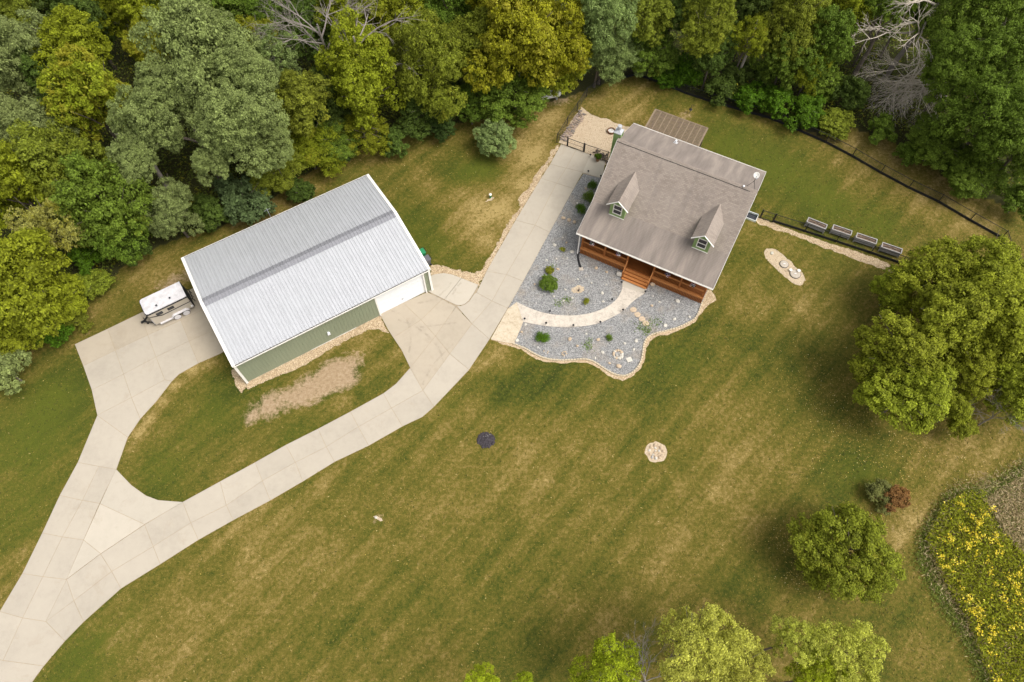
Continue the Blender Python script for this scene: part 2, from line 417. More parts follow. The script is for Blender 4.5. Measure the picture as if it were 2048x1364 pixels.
# ================================================================== GROUND
def blobs(P, lst):
    v = np.zeros(len(P))
    for px, py, r, a in lst:
        c = g(px, py); R = r/22.0*1.15; d2 = ((P[:, 0]-c.x)**2 + (P[:, 1]-c.y)**2)/(R*R); v += a*np.exp(-d2*1.1)
    return v
DRY = [(1075,310,26,.3),(1045,365,26,.3),(1010,425,26,.25),(975,485,22,.3),(1110,225,40,.15),(980,410,70,.32),(1050,310,60,.36),(930,440,50,.16),(900,490,40,.12),(1100,250,50,.3),(600,395,36,.3),(530,420,34,.28),(470,445,30,.25),(700,320,50,.1),(770,310,40,.1),
       (300,540,40,.22),(350,560,30,.3),(400,520,24,.2),(420,725,12,.5),(385,740,13,.55),(350,770,13,.6),(325,803,12,.6),(300,836,12,.55),(280,868,12,.5),(262,900,11,.4),
       (1000,715,26,.4),(960,735,20,.25),(1200,205,34,.22),(1265,232,40,.34),(1230,265,30,.25),(1370,228,26,.4),(1500,610,30,.15),(1590,620,40,.14),(1560,470,40,.12),
       (1900,905,70,.10),(1850,970,60,.07),(1970,890,50,.12),(1830,400,40,.0),(1720,290,40,.2),(1790,320,40,.2),(1880,385,50,.22),(1960,430,50,.24),(1780,1060,40,.25),(1830,1020,40,.2),(1600,1215,60,.15),(1480,950,60,.12),(1430,850,60,.1),(1400,1010,50,.1),
       (280,1260,60,.12),(520,1130,50,.12),(420,1220,60,.1),(740,690,28,.2),(690,800,16,.3),(560,1020,30,.12),(640,960,24,.16),(480,1060,24,.14),(870,830,20,.12),(640,1060,90,.06),
       (1500,1100,60,.1),(1330,1110,40,.14),(1210,1210,40,.12),(1700,380,60,.08),(1830,420,30,.16),(1440,400,20,.1),(40,1130,40,.1),(30,960,40,.08),(1290,190,40,.14),(850,330,30,.08),
       (880,900,60,.06),(1100,900,70,.08),(1200,820,60,.06),(960,1000,80,.07),(1620,560,60,.08),(930,1250,80,-.03)]
GRN = [(975,335,36,-.42),(930,340,40,-.3),(890,345,30,-.2),(1480,320,90,-.24),(1440,270,60,-.2),(1600,370,80,-.2),(1760,450,70,-.22),(1560,300,60,-.15),(1660,420,60,-.15),(1350,200,50,-.12),(60,900,90,-.3),(120,800,60,-.32),(40,1060,60,-.2),(150,740,40,-.25),
       (430,830,60,-.3),(330,940,60,-.3),(470,760,40,-.3),(720,780,40,-.25),(760,700,20,-.25),(590,880,50,-.2),(160,1335,60,-.3),(300,1190,50,-.1),(1100,745,60,-.34),(1010,775,50,-.26),(1360,700,60,-.3),(1300,775,60,-.26),
       (1490,520,40,-.16),(1500,700,60,-.14),(1640,800,70,-.2),(1740,950,50,-.28),(1690,930,60,-.14),(1660,980,40,-.2),(1560,1150,60,-.25),(1480,1190,50,-.15),(880,500,50,-.24),(800,440,60,-.22),(700,360,50,-.1),(860,430,40,-.15),
       (1200,1140,50,-.1),(1000,1130,60,-.1),(800,1180,60,-.1),(1060,1330,80,-.15),(700,1290,80,-.12),(1400,640,40,-.2),(620,430,30,-.05),(1560,700,60,-.1),(1700,1330,60,-.2),(1840,1230,50,-.1),(950,560,24,-.2),(820,480,40,-.1)]
DIRT = [(515,820,24,.8),(550,806,26,.95),(590,796,24,.8),(625,782,26,.75),(655,764,28,.9),(690,755,26,.9),(705,722,22,.8),(668,735,26,.6),(500,838,14,.7),(620,765,22,.5),(757,1038,10,.85),(1370,230,20,.75),(350,560,22,.7),(325,570,20,.6),(380,550,16,.55),
        (1130,197,24,.8),(1105,205,22,.7),(176,664,9,.6),(1785,1052,13,.55),(1822,420,11,.55),(1420,240,10,.4),(1770,405,10,.4),(735,706,9,.5),(1880,440,14,.5),(1560,230,14,.5),(1635,285,12,.4),(690,800,7,.4),(1960,960,60,.4)]
LUSH = [(1450,290,70,.7),(1560,340,70,.7),(1660,400,60,.65),(1760,455,50,.6),(1380,200,40,.3),(975,335,34,.7),(930,345,36,.5),(60,880,90,.6),(110,790,50,.5),(40,1040,60,.4),(420,830,50,.45),(330,930,50,.45),(590,880,40,.3),(160,1330,60,.55),(240,1260,40,.3),(800,450,60,.35),(870,500,45,.4),(700,350,40,.2),(1360,720,40,.25),(1740,950,40,.4),(880,800,30,.3),(1200,160,30,.4),(1640,480,60,.2),(1690,960,40,.2)]
WOODS = [(-400,720),(0,705),(60,690),(110,655),(150,635),(215,570),(260,520),(350,480),(440,458),(540,402),(600,355),(680,312),(780,282),(830,266),(900,250),(970,236),(1040,225),(1090,205),(1150,190),(1200,170),(1275,150),(1380,190),(1540,238),(1640,270),(1700,255),(1800,290),(1900,360),(2000,410),(2060,420)]
WOODSW = [(p.x, p.y) for p in gs(WOODS)] + [(75, 70), (160, 300), (-160, 300), (-120, 30)]
MEADOW = [(2090,905),(2040,930),(1990,968),(1930,985),(1885,1000),(1850,1060),(1832,1115),(1862,1180),(1905,1245),(1950,1310),(1985,1400),(2150,1400)]
MEADOWW = [(p.x, p.y) for p in gs(MEADOW)]
def edges(a, b, s): return list(np.arange(a, b + 1e-6, s))
def ground():
    xs = [-700, -400, -250, -160, -110, -80] + edges(-64, 64, .5) + [80, 110, 160, 250, 400, 700]
    ys = [-500, -300, -150, -80, -40, -15] + edges(-3, 82, .5) + [100, 140, 200, 300, 450, 800]
    X, Y = np.meshgrid(xs, ys); P = np.stack([X.ravel(), Y.ravel()], 1); nx, ny = len(xs), len(ys)
    Z = .05*np.sin(P[:, 0]*.21 + 1)*np.sin(P[:, 1]*.17) * 0
    me = bpy.data.meshes.new('lawn')
    me.vertices.add(len(P)); me.vertices.foreach_set('co', np.column_stack([P, Z]).ravel().astype(np.float32))
    i = np.arange(nx*ny).reshape(ny, nx); q = np.stack([i[:-1, :-1], i[:-1, 1:], i[1:, 1:], i[1:, :-1]], -1).reshape(-1, 4)
    me.loops.add(q.size); me.loops.foreach_set('vertex_index', q.ravel().astype(np.int32))
    me.polygons.add(len(q)); me.polygons.foreach_set('loop_start', np.arange(0, q.size, 4, dtype=np.int32)); 
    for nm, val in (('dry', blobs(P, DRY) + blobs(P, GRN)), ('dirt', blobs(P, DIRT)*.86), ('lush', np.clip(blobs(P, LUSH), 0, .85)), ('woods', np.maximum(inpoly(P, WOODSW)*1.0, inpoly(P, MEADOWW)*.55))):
        a = me.attributes.new(nm, 'FLOAT', 'POINT'); a.data.foreach_set('value', val.astype(np.float32))
    me.update()
    m, nt, b = new_mat('lawn', .95, .15)
    v = wcoords(nt)
    d = (g(1305, 1065) - g(1160, 1240)); ang = math.atan2(d.y, d.x)
    vs = wcoords(nt, (.055, .62, 1), (0, 0, -ang)); vs2 = wcoords(nt, (.16, 1.5, 1), (0, 0, -ang))
    big = noise(nt, v, .085, 4, .6); med = noise(nt, v, .42, 5, .65, .6); fine = noise(nt, v, 3.2, 5, .7); grain = noise(nt, v, 15, 4, .75)
    st = noise(nt, vs, 1.0, 4, .6); st2 = noise(nt, vs2, 1.0, 3, .6)
    dd = attr(nt, 'dry')
    def term(x, k): return math2(nt, 'MULTIPLY', math2(nt, 'SUBTRACT', x, .5), k)
    f = math2(nt, 'ADD', dd, .50)
    vr = nt.nodes.new('ShaderNodeMapping'); vr.inputs['Rotation'].default_value = (0, 0, -ang); nt.links.new(v, vr.inputs['Vector'])
    wvt = N(nt, 'ShaderNodeTexWave', Scale=.145, Distortion=1.6, Detail=2.0); wvt.inputs['Detail Scale'].default_value = .6; wvt.bands_direction = 'Y'; nt.links.new(vr.outputs['Vector'], wvt.inputs['Vector'])
    for x, k in ((big, .5), (med, .7), (fine, 1.25), (grain, 1.4), (st, .34), (st2, .55), (wvt.outputs['Fac'], .11)): f = math2(nt, 'ADD', f, term(x, k))
    c = ramp(nt, f, [(.0, (.034, .047, .007)), (.22, (.064, .076, .0095)), (.42, (.108, .099, .0145)), (.58, (.150, .119, .022)), (.76, (.220, .160, .046)), (1.0, (.36, .265, .10))])
    c = mixc(nt, math2(nt, 'MULTIPLY', attr(nt, 'lush'), mrange(nt, f, .2, .85, 1.0, .15), True), c, mixc(nt, mrange(nt, grain, .3, .7), (.058, .082, .010), (.150, .158, .016)))
    # bare soil, ragged edge
    di = attr(nt, 'dirt'); dz = math2(nt, 'ADD', di, math2(nt, 'MULTIPLY', mrange(nt, di, .06, .4), math2(nt, 'ADD', term(med, 2.6), math2(nt, 'ADD', term(fine, 1.5), term(grain, .8)))))
    dc = ramp(nt, math2(nt, 'ADD', math2(nt, 'MULTIPLY', fine, .6), math2(nt, 'MULTIPLY', grain, .4)), [(.3, (.22, .15, .08)), (.5, (.35, .25, .15)), (.7, (.49, .375, .25))])
    c = mixc(nt, mrange(nt, dz, .34, .95), c, dc)
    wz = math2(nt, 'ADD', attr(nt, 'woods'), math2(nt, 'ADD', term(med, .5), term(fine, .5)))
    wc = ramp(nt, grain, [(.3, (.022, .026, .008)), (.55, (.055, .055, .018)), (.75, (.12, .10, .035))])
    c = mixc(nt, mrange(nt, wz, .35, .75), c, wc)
    nt.links.new(c, b.inputs['Base Color'])
    bump(nt, b, math2(nt, 'ADD', math2(nt, 'MULTIPLY', fine, .6), grain), .9, .08)
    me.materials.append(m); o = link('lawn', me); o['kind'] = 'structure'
ground()
def z_at(x, y): return 0.0

# ================================================================== CONCRETE
ZS = .055                                                # top of the slabs
def slabs(root, quads, mat, inset=.017, z=ZS, names='slab'):
    for k, q in enumerate(quads):
        P = [Vector((p.x, p.y)) for p in gs(q)]; n = len(P)
        area = sum(P[i].x*P[(i+1) % n].y - P[(i+1) % n].x*P[i].y for i in range(n))
        if area < 0: P = P[::-1]
        out = []
        for i in range(n):                                # inset polygon by offsetting the edges
            a, b, c = P[i-1], P[i], P[(i+1) % n]
            e1 = (b-a).normalized(); e2 = (c-b).normalized(); n1 = Vector((-e1.y, e1.x)); n2 = Vector((-e2.y, e2.x))
            den = max(.35, 1 + n1.dot(n2)); out.append(b + (n1+n2)*inset/den)
        mb = MB(); ctr = sum(out, Vector((0, 0)))/n; mb.prism([p - ctr for p in out], -.05, z + random.Random(k).uniform(-.003, .003))
        mb.build(names, mat, root, (ctr.x, ctr.y, 0))
drive = empty('driveway', g(700, 860), 0); drive['kind'] = 'structure'; drive.location = (0, 0, 0)
UP = [(134,1159),(202,1108),(289.7,1049.6),(366,1004),(440.7,963),(510.4,925),(572,890),(636.5,857.7),(701,823.5),(767,787)]
MID = [(148.5,1201.5),(224,1143),(307,1093),(382,1046),(453,1010.7),(525,962),(591,925),(652.6,894),(717,854),(783,816.6)]
LOW = [(168,1243.5),(242.5,1177),(321,1128.5),(397,1080),(467,1040.5),(541,1001),(606,963),(669.5,924),(737.7,891.5),(805,853)]
UPX = [(134,1159),(202,1108),(289.7,1049.6),(366,1004)]
quads = []
for i in range(9):
    quads.append([UP[i], MID[i], MID[i+1], UP[i+1]]); quads.append([MID[i], LOW[i], LOW[i+1], MID[i+1]])
quads += [[(134,1159),(92.5,1243),(148.5,1201.5)], [(92.5,1243),(130.5,1282),(168,1243.5),(148.5,1201.5)],
          [(767,787),(783,816.6),(846,781),(820.4,736),(792,768)], [(783,816.6),(805,853),(845,834),(868,813.8),(846,781)],
          [(846,781),(868,813.8),(906,774),(938,740),(899.5,708)], [(899.5,708),(938,740),(979,679),(944,648)],
          [(944,648),(979,679),(1015.5,617),(984,602.6)],
          [(913,612),(922,612),(930.7,609),(939,602.5),(948,589),(953,585.5),(984,602.6),(944,648)]]
# upper drive past the flower bed to the gate
UL = [(953,585.5),(958,570),(984,543),(1037,436),(1086,358.7),(1112,330),(1127,292)]
UL = [(953,585.5),(973,543),(1031,441),(1082,357),(1100,329),(1122,289)]
UM = [(984,602.6),(1013,549.6),(1070,451),(1113,367),(1132,337),(1152,300)]
UR = [(1015.5,617),(1046,563),(1099,465),(1147,378),(1166,345),(1181,310)]
for i in range(5):
    quads.append([UL[i], UM[i], UM[i+1], UL[i+1]]); quads.append([UM[i], UR[i], UR[i+1], UM[i+1]])
# left drive
LL = [(156,925),(120,991),(85,1066),(45.3,1147),(0,1223)]; LM = [(198,933),(165.5,1001),(125.6,1074),(86.7,1153.5),(46,1236)]; LR = [(233,939),(200,1007),(168,1080),(134,1159),(92.5,1243)]
for i in range(4):
    quads.append([LL[i], LM[i], LM[i+1], LL[i+1]]); quads.append([LM[i], LR[i], LR[i+1], LM[i+1]])
quads += [[(0,1223),(46,1236),(7,1321),(-48,1306)], [(46,1236),(92.5,1243),(130.5,1282),(88,1332),(7,1321)],
          [(-48,1306),(7,1321),(88,1332),(40,1398),(-30,1420),(-100,1400)]]
# pad beside the barn and the wedge below it
L0, L1, L2, L3 = (150,689), (167,732), (184,780.5), (195,831)
A0, A1, A2, A3, A4 = (215.8,658), (231,701), (247.7,748.6), (263.5,795.5), (281,838)
B0, B1, B2, B3 = (282,626), (296,670.5), (312.6,714.5), (330,760)
C0, C1, C2, C3 = (346,596), (362,641), (378.6,682.6), (397,727)
D0, D1, D2, D3 = (402,569), (420,613), (437,657), (455,700)
warm = [[L0,A0,A1,L1],[A0,B0,B1,A1],[B0,C0,C1,B1],[C0,D0,D1,C1],[C1,D1,D2,C2],[C2,D2,D3,(440,708),C3]]
quads += [[L1,A1,A2,L2],[L2,A2,A3,L3],[A1,B1,B2,A2],[A2,B2,B3,A3],[A3,B3,(344,763),(313,803),A4],[B1,C1,C2,B2],[B2,C2,C3,(358,749),(344,763),B3],
          [L3,A3,A4,(256,875)],[L3,(256,875),(233,939),(198,933),(156,925)]]
# apron before the big door
Q1, DD1, DD2, DD3, M13 = (912,614), (842,640), (871,672.6), (899.5,708), (944,648)
apron = [[(759.7,629),(806,606),DD1,(787,676),(777,661)],[(787,676),DD1,DD2,(820.4,736),(803.7,701)],[(820.4,736),DD2,DD3,(846,781)],
         [(806,606),(854.7,584.6),(885,599),DD1],[DD1,(885,599),Q1,DD2],[DD2,Q1,M13,DD3]]
slabs(drive, quads, 'concrete'); slabs(drive, warm, 'warm_concrete'); slabs(drive, apron, 'warm_concrete')
newer = [c7((478,490),(540,555),(600,598),(650,617),(752,625),(595,717),(412,632)), c7((412,632),(595,717),(415,837),(345,781)), c7((345,781),(415,837),(276,941)),
         [(856,583.2),(864.6,577.5),(861,552),(871,548.7),(888,546.5),(905,549.6),(923,556.5),(889,599.5)], [(889,599.5),(923,556.5),(939,563),(957,570),(947,588),(938,601.5),(930,608.5),(921,611.2),(912.5,610.5)],
         [(1180.6,309.6),(1211,321),(1205,357),(1164.8,346)]]
slabs(drive, newer, 'new_concrete', .015, ZS + .004)
base = [[(851,580),(866,549),(905,549.5),(957,570),(954,600),(936,628),(905,622),(884,602)], [(1150,296),(1182,309.5),(1211,321),(1205,357),(1163,347)]]
for q in quads + warm + apron + newer[:5]:
    base.append(q)
mb = MB()
for q in base: mb.prism([(p.x, p.y) for p in gs(q)], -.06, .040)
mb.build('joint_filler', 'joint', drive)

# tyre marks on the apron: thin worn rubber films
def tyre_mark():
    m, nt, b = new_mat('tyre_film', .8, .2); b.inputs['Base Color'].default_value = (.16, .13, .10, 1)
    v = wcoords(nt); nt.links.new(mrange(nt, noise(nt, v, 1.6, 5, .7), .42, .7, .0, .2), b.inputs['Alpha']); M['tyre_film'] = m
tyre_mark()
for pts in ([(783,622),(802,628),(815,642),(821,660),(822,684),(818,706)], [(835,607),(858,603),(876,594),(892,580),(903,566)], [(796,640),(830,652),(862,676),(880,700),(888,726)], [(905,590),(915,572),(923,566)], [(840,655),(880,650),(915,646)], [(845,770),(862,735),(893,700),(912,684)]):
    L_ = smooth_line(W_ if False else [(p.x, p.y) for p in gs(pts)], 2); mb = MB(); a = []; b_ = []
    for i, p in enumerate(L_):
        q0 = Vector(L_[max(i-1, 0)]); q1 = Vector(L_[min(i+1, len(L_)-1)]); d = (q1-q0).normalized(); n_ = Vector((-d.y, d.x)); a.append((p[0]+n_.x*.09, p[1]+n_.y*.09, ZS+.007)); b_.append((p[0]-n_.x*.09, p[1]-n_.y*.09, ZS+.007))
    n = len(a); mb.add(a + b_, [(i, i+n, i+1+n, i+1) for i in range(n-1)]); mb.build('tyre_mark', 'tyre_film', drive)
# ------------------------------------------------------------------ gravel, path, beds
def W(px): return [(p.x, p.y) for p in gs(px)]
walk_top = c3((300,345),(400,395),(500,430),(600,450),(750,460),(880,445),(980,415),(1060,375),(1120,325),(1155,265),(1166,222))
walk_bot = c3((355,508),(450,527),(560,546),(700,553),(850,545),(980,520),(1080,472),(1170,422),(1262,330),(1345,278))
landing = c3((1166,222),(1165,195),(1187,137),(1382,203),(1345,278))
inner = c3((280,690),(380,730),(450,775),(540,812),(650,825),(780,818),(860,813),(930,830),(1000,880),(1080,930),(1160,953),(1220,943),(1280,900),(1322,830),(1335,750),(1343,680),(1370,637),(1420,604),(1550,578),(1650,545),(1755,490),(1785,450),(1818,350))
innerW = smooth_line(W(inner), 2)
bedW = W([(1167,347),(1205,357)]) + W([(1330,420),(1440,520)]) + W(c3((1818,350)))[:1] + innerW[::-1] + W(c3((355,505))) + W([(1015.5,618),(1099,465),(1147,378)])
sheet('gravel_bed', bedW, .022, 'grey_gravel')
outer = ragged(W(c3((85,655),(180,690),(260,708),(340,735),(440,800),(520,838),(650,846),(780,838),(880,842),(930,860),(1000,910),(1100,975),(1170,990),(1240,965),(1320,890),(1355,800),(1362,720),(1390,668),(1450,625),(1560,608),(1650,570),(1760,510),(1810,440),(1860,380),(1935,330),(1925,290),(1885,235),(1820,300))), .3, .07, 5)
sheet('limestone_gravel_border', outer, .012, 'tan_gravel')
wk = MB(); wk.prism(smooth_line(W(walk_top), 1) + smooth_line(W(walk_bot[::-1]), 1), -.03, .06); o = wk.build('walkway', 'stamped_stone'); o['kind'] = 'structure'
lm = MB(); lm.prism(W(landing), -.03, .062); lm.build('landing_slab', 'new_concrete', o)
lm = MB(); lm.prism(W([(1015.5,618)] + c3((300,347),(355,506),(281,686),(180,672),(88,648))), -.03, .052); lm.build('flagstone_apron', 'flagstone', o)
strips = [([(1121,289),(1113,292),(1101,305),(1095,322),(1080,336),(1073,348),(1064,362),(1056,377),(1034,399),(1040,416),(1024,437),(1013,449),(1007,463),(997,486),(985,505),(972,524),(962,542),(944,546),(914,540),(888,532),(862,528),(862,552),(871,548.7),(888,546.5),(905,549.6),(939,563),(958,571),(997,500),(1031,441),(1082,357)], 'drive_gravel_edge', 3),
          ([(497,768),(482,788),(470,764),(462,742),(470,735)], 'corner_gravel', 4),
          ([(488,765),(497,779),(543,757),(604,734),(663,696),(704,675),(733,661),(757,658),(778,667),(764,640),(759,630),(630,690)], 'barn_gravel_strip', 6),
          ([(1500,430),(1520,436),(1570,455),(1660,487),(1750,515),(1800,540),(1785,545),(1740,530),(1700,513),(1650,496),(1590,472),(1520,449)], 'fence_gravel_path', 7),
          ([(1118,287),(1140,248),(1150,232),(1163,214),(1172,222),(1190,233),(1215,238),(1235,247),(1262,256),(1240,310),(1222,330),(1208,330),(1182,310),(1150,298)], 'sand_yard', 8)]
for poly, nm, sdn in strips: sheet(nm, ragged(W(poly), .28, .17 if nm == 'drive_gravel_edge' else .10, sdn), .010, 'sand' if nm == 'sand_yard' else 'tan_gravel')
oval = [(1500+x*.088, 470+y*.088) for x, y in ((320,370),(380,320),(500,300),(600,340),(700,400),(800,500),(950,620),(1000,700),(1130,800),(1210,880),(1270,1030),(1150,1150),(1000,1110),(850,1000),(730,880),(600,780),(520,690),(400,590),(340,490))]
sheet('sand_oval', ragged(W(oval), .25, .06, 9), .012, 'sand')
c0 = g(1312, 904); sheet('sand_disc', ragged([(c0.x + .93*math.cos(a), c0.y + .9*math.sin(a)) for a in np.arange(0, 2*PI, .3)], .2, .06, 10), .012, 'sand')

# limestone edging blocks along the bed
edging = empty('garden_edging'); edging['kind'] = 'structure'
bm = MB(); bm.add([(-.115,-.07,0),(.115,-.075,0),(.12,.07,0),(-.118,.075,0),(-.105,-.06,.13),(.1,-.06,.125),(.105,.055,.13),(-.1,.06,.135)], [(3,2,1,0),(4,5,6,7),(0,1,5,4),(1,2,6,5),(2,3,7,6),(3,0,4,7)])
bme = bpy.data.meshes.new('edging_block'); bme.from_pydata(bm.v, [], bm.f); bme.materials.append(M['limestone'])
acc = 0.0; rr = random.Random(3)
for i in range(len(innerW)-1):
    a, b = Vector(innerW[i]), Vector(innerW[i+1]); L = (b-a).length; d = (b-a).normalized(); t = acc
    while t < L:
        p = a + d*t; o = link('edging_block', bme, edging, (p.x, p.y, .005 + rr.uniform(-.01, .012)), math.atan2(d.y, d.x) + rr.uniform(-.08, .08), (1, rr.uniform(.9, 1.15), rr.uniform(.85, 1.1))); t += .262
    acc = t - L
# loose pebbles on the gravel: real relief
def pebble_mesh(name, pts, size, mat, zb, rng):
    n = len(pts); base = np.array([(1,0,0),(-.5,.87,0),(-.5,-.87,0),(.1,0,.62)]); F = np.array([(0,1,3),(1,2,3),(2,0,3)])
    a = rng.uniform(0, 2*PI, n); s = size*rng.uniform(.55, 1.5, n); V = np.empty((n, 4, 3))
    for k in range(4):
        x, y, z = base[k]; jx = x*rng.uniform(.7, 1.3, n); jy = y*rng.uniform(.7, 1.3, n)
        V[:, k, 0] = pts[:, 0] + s*(jx*np.cos(a) - jy*np.sin(a)); V[:, k, 1] = pts[:, 1] + s*(jx*np.sin(a) + jy*np.cos(a)); V[:, k, 2] = zb + s*z
    idx = (np.arange(n)[:, None, None]*4 + F[None]).reshape(-1, 3)
    me = bpy.data.meshes.new(name); me.from_pydata(V.reshape(-1, 3).tolist(), [], idx.tolist())
    at = me.attributes.new('tint', 'FLOAT', 'FACE'); at.data.foreach_set('value', np.repeat(rng.random(n), 3).astype(np.float32))
    me.materials.append(M[mat]); o = link(name, me); o['kind'] = 'stuff'; return o
walkpoly = smooth_line(W(walk_top), 1) + W(landing) + smooth_line(W(walk_bot[::-1]), 1); aprW = W([(1015.5,618)] + c3((300,347),(355,506),(281,686)))
pp = scatter_in(bedW, 15000); pp = pp[~inpoly(pp, walkpoly) & ~inpoly(pp, aprW)]
tag(pebble_mesh('gravel', pp, .042, 'pebbles', .022, RNG), 'loose blue-grey gravel stones covering the front garden bed', 'gravel')
allp = [scatter_in(ragged(W(p), 1, 0, 1), k) for (p, _, _), k in zip(strips, (2200, 200, 1400, 800, 900))] + [scatter_in(W(oval), 260), scatter_in(outer, 1500)]
tp = np.vstack(allp); tp = tp[~inpoly(tp, bedW) & ~inpoly(tp, aprW)]
tag(pebble_mesh('loose_limestone', tp, .045, 'tan_pebbles', .012, RNG), 'loose cream limestone chips along the edges of drive, barn and bed', 'gravel')

# ================================================================== BARN
def barn():
    rt = empty('metal_barn', (-23.0791, 25.338, 0), .5385, 'long green pole barn with ribbed white metal roof and white garage door', 'barn')
    L, Wd, ze, zr = 18.5, 12.355, 4.0, 5.17; y0 = .30; y1 = Wd - .30; x0, x1 = .10, L - .10; ym = Wd/2
    # wall sheets: ribbed siding, three ribs to a sheet
    def siding(p, q, zb, ztop, nrm):                       # from p to q, outward normal nrm; one sheet per 0.925 m
        p, q = Vector(p), Vector(q); d = (q-p); T = d.length; d.normalize(); n = max(1, round(T/.925)); w = T/n; nv = Vector(nrm)
        for k in range(n):
            prof = []
            for r in range(3):
                c = (r+.5)/3*w
                prof += [(c-.035, 0), (c-.02, .022), (c+.02, .022), (c+.035, 0)]
            prof = [(0, 0)] + prof + [(w, 0)]
            m_ = MB(); A = []; B = []
            for u, o in prof:
                s = p + d*(k*w + u) + nv*o; zt = ztop(s) ; A.append((s.x, s.y, zb)); B.append((s.x, s.y, zt))
            m_.add(A + B, [(i, i+1, i+1+len(A), i+len(A)) for i in range(len(A)-1)]); m_.build('siding_sheet', 'barn_green', rt)
    flat = lambda s: ze - .12
    gab = lambda s: ze - .12 + (zr - ze)*(1 - abs(s.y - ym)/ym)
    dx0, dx1, dz = 13.03, 17.86, 3.2
    siding((x0, y0), (dx0, y0), .12, flat, (0, -1)); siding((dx1, y0), (x1, y0), .12, flat, (0, -1))
    b = MB(); b.box((dx0, y0+.0, dz+.12), (dx1, y0+.08, ze-.12)); b.build('door_header', 'barn_green', rt)
    siding((x1, y0), (x1, y1), .12, gab, (1, 0)); siding((x1, y1), (x0, y1), .12, flat, (0, 1)); siding((x0, y1), (x0, y0), .12, gab, (-1, 0))
    b = MB(); b.box((x0+.03, y0+.03, -.05), (dx0-.02, y0+.20, .14)); b.box((dx1+.02, y0+.03, -.05), (x1-.03, y0+.2, .14)); b.box((x0+.03, y1-.2, -.05), (x1-.03, y1-.03, .14)); b.box((x0+.03, y0+.2, -.05), (x0+.2, y1-.2, .14)); b.box((x1-.2, y0+.2, -.05), (x1-.03, y1-.2, .14)); b.build('base_board', 'new_concrete', rt)
    b = MB(); b.box((6.2, y0-.035, .10), (10.6, y0-.024, .17)); b.build('base_trim', 'white_trim', rt)
    # garage door: four sections in a white frame
    for k in range(5):
        b = MB(); z0 = .02 + k*.636; b.box((dx0+.1, y0+.13, z0), (dx1-.1, y0+.18, z0+.63))
        for j in range(8):
            u = dx0+.22 + j*.57; b.box((u, y0+.122, z0+.14), (u+.44, y0+.13, z0+.5))
        b.build('door_section', 'door_paint', rt)
    b = MB(); b.box((dx0-.03, y0-.03, .0), (dx0+.1, y0+.2, dz+.12)); b.box((dx1-.1, y0-.03, 0), (dx1+.03, y0+.2, dz+.12)); b.box((dx0+.1, y0-.03, dz), (dx1-.1, y0+.2, dz+.12)); b.build('door_frame', 'white_trim', rt)
    b = MB(); b.box((15.35, y0+.105, .75), (15.6, y0+.122, .82)); b.box((15.46, y0+.10, .55), (15.5, y0+.122, .74)); b.build('door_handle', 'grey_metal', rt)
    for cx, cy in ((x0, y0), (x1, y0), (x0, y1), (x1, y1)):
        b = MB(); b.box((cx-.10, cy-.10, .05), (cx+.10, cy+.10, ze-.1)); b.build('corner_trim', 'white_trim', rt)
    # roof sheets, front and back, three ribs each, with the grey translucent ridge band laid on top
    n = 20; w = (L-.5)/n
    for side in (0, 1):
        for k in range(n):
            prof = []
            for r in range(3):
                c = (r+.5)/3*w; prof += [(c-.06, 0), (c-.026, .055), (c+.026, .055), (c+.06, 0)]
            prof = [(0.004, 0)] + prof + [(w-.004, 0)]
            ye = -.02 if side == 0 else Wd + .02; m_ = MB(); mr = MB(); A = []; B = []; R1 = []; R2 = []
            for u, o in prof:
                x = .25 + k*w + u; A.append((x, ye, ze + o)); B.append((x, ym, zr + o))
                t = .45/ym; R1.append((x, ym + (ye-ym)*t, zr + (ze-zr)*t + o + .018)); R2.append((x, ym, zr + o + .026))
            nn = len(A); fs = [(i, i+1, i+1+nn, i+nn) for i in range(nn-1)]
            if side: fs = [f[::-1] for f in fs]
            m_.add(A + B, fs); m_.build('roof_sheet', 'roof_metal', rt)
            mr.add(R1 + R2, fs); mr.build('ridge_panel', 'ridge_light', rt)
        # gutter: dark slot and white lip
        s = -1 if side == 0 else 1; ye = 0 if side == 0 else Wd
        b = MB(); b.box((.12, min(ye+s*.02, ye+s*.10), ze-.14), (L-.12, max(ye+s*.02, ye+s*.10), ze-.05)); b.build('gutter', 'black_metal', rt)
        b = MB(); b.box((.1, min(ye+s*.105, ye+s*.135), ze-.15), (L-.1, max(ye+s*.105, ye+s*.135), ze-.01)); b.build('gutter_lip', 'white_trim', rt)
        b = MB(); yy0, yy1 = (y0-.0, .0) if side == 0 else (Wd, y1); b.box((.1, min(yy0, yy1)+.01, ze-.16), (L-.1, max(yy0, yy1)-.01, ze-.145)); b.build('soffit', 'white_trim', rt)
    for x in (0, L-.25):                                     # white rake trims
        for s in (0, 1):
            ye = -.06 if s == 0 else Wd+.06
            b = MB(); V = []
            for (y, z) in ((ye, ze), (ym, zr)):
                V += [(x, y, z-.2), (x+.25, y, z-.2), (x+.25, y, z+.075), (x, y, z+.075)]
            fs = [(3,2,1,0),(4,5,6,7),(0,1,5,4),(1,2,6,5),(2,3,7,6),(3,0,4,7)]
            b.add(V, fs); b.build('rake_trim', 'white_trim', rt)
    b = MB(); b.box((8.05, y0-.16, 1.25), (8.3, y0-.02, 1.5)); b.box((8.1, y0-.13, 1.5), (8.25, y0-.02, 1.62)); b.build('wall_light', 'white_metal', rt)
    b = MB(); b.tube([(8.6, Wd-.2, 3.2), (8.6, Wd+.4, 3.4), (8.6, Wd+.4, 5.0)], .025); b.tube([(8.3, Wd+.4, 4.8), (8.9, Wd+.4, 4.85)], .012); b.build('antenna', 'grey_metal', rt)
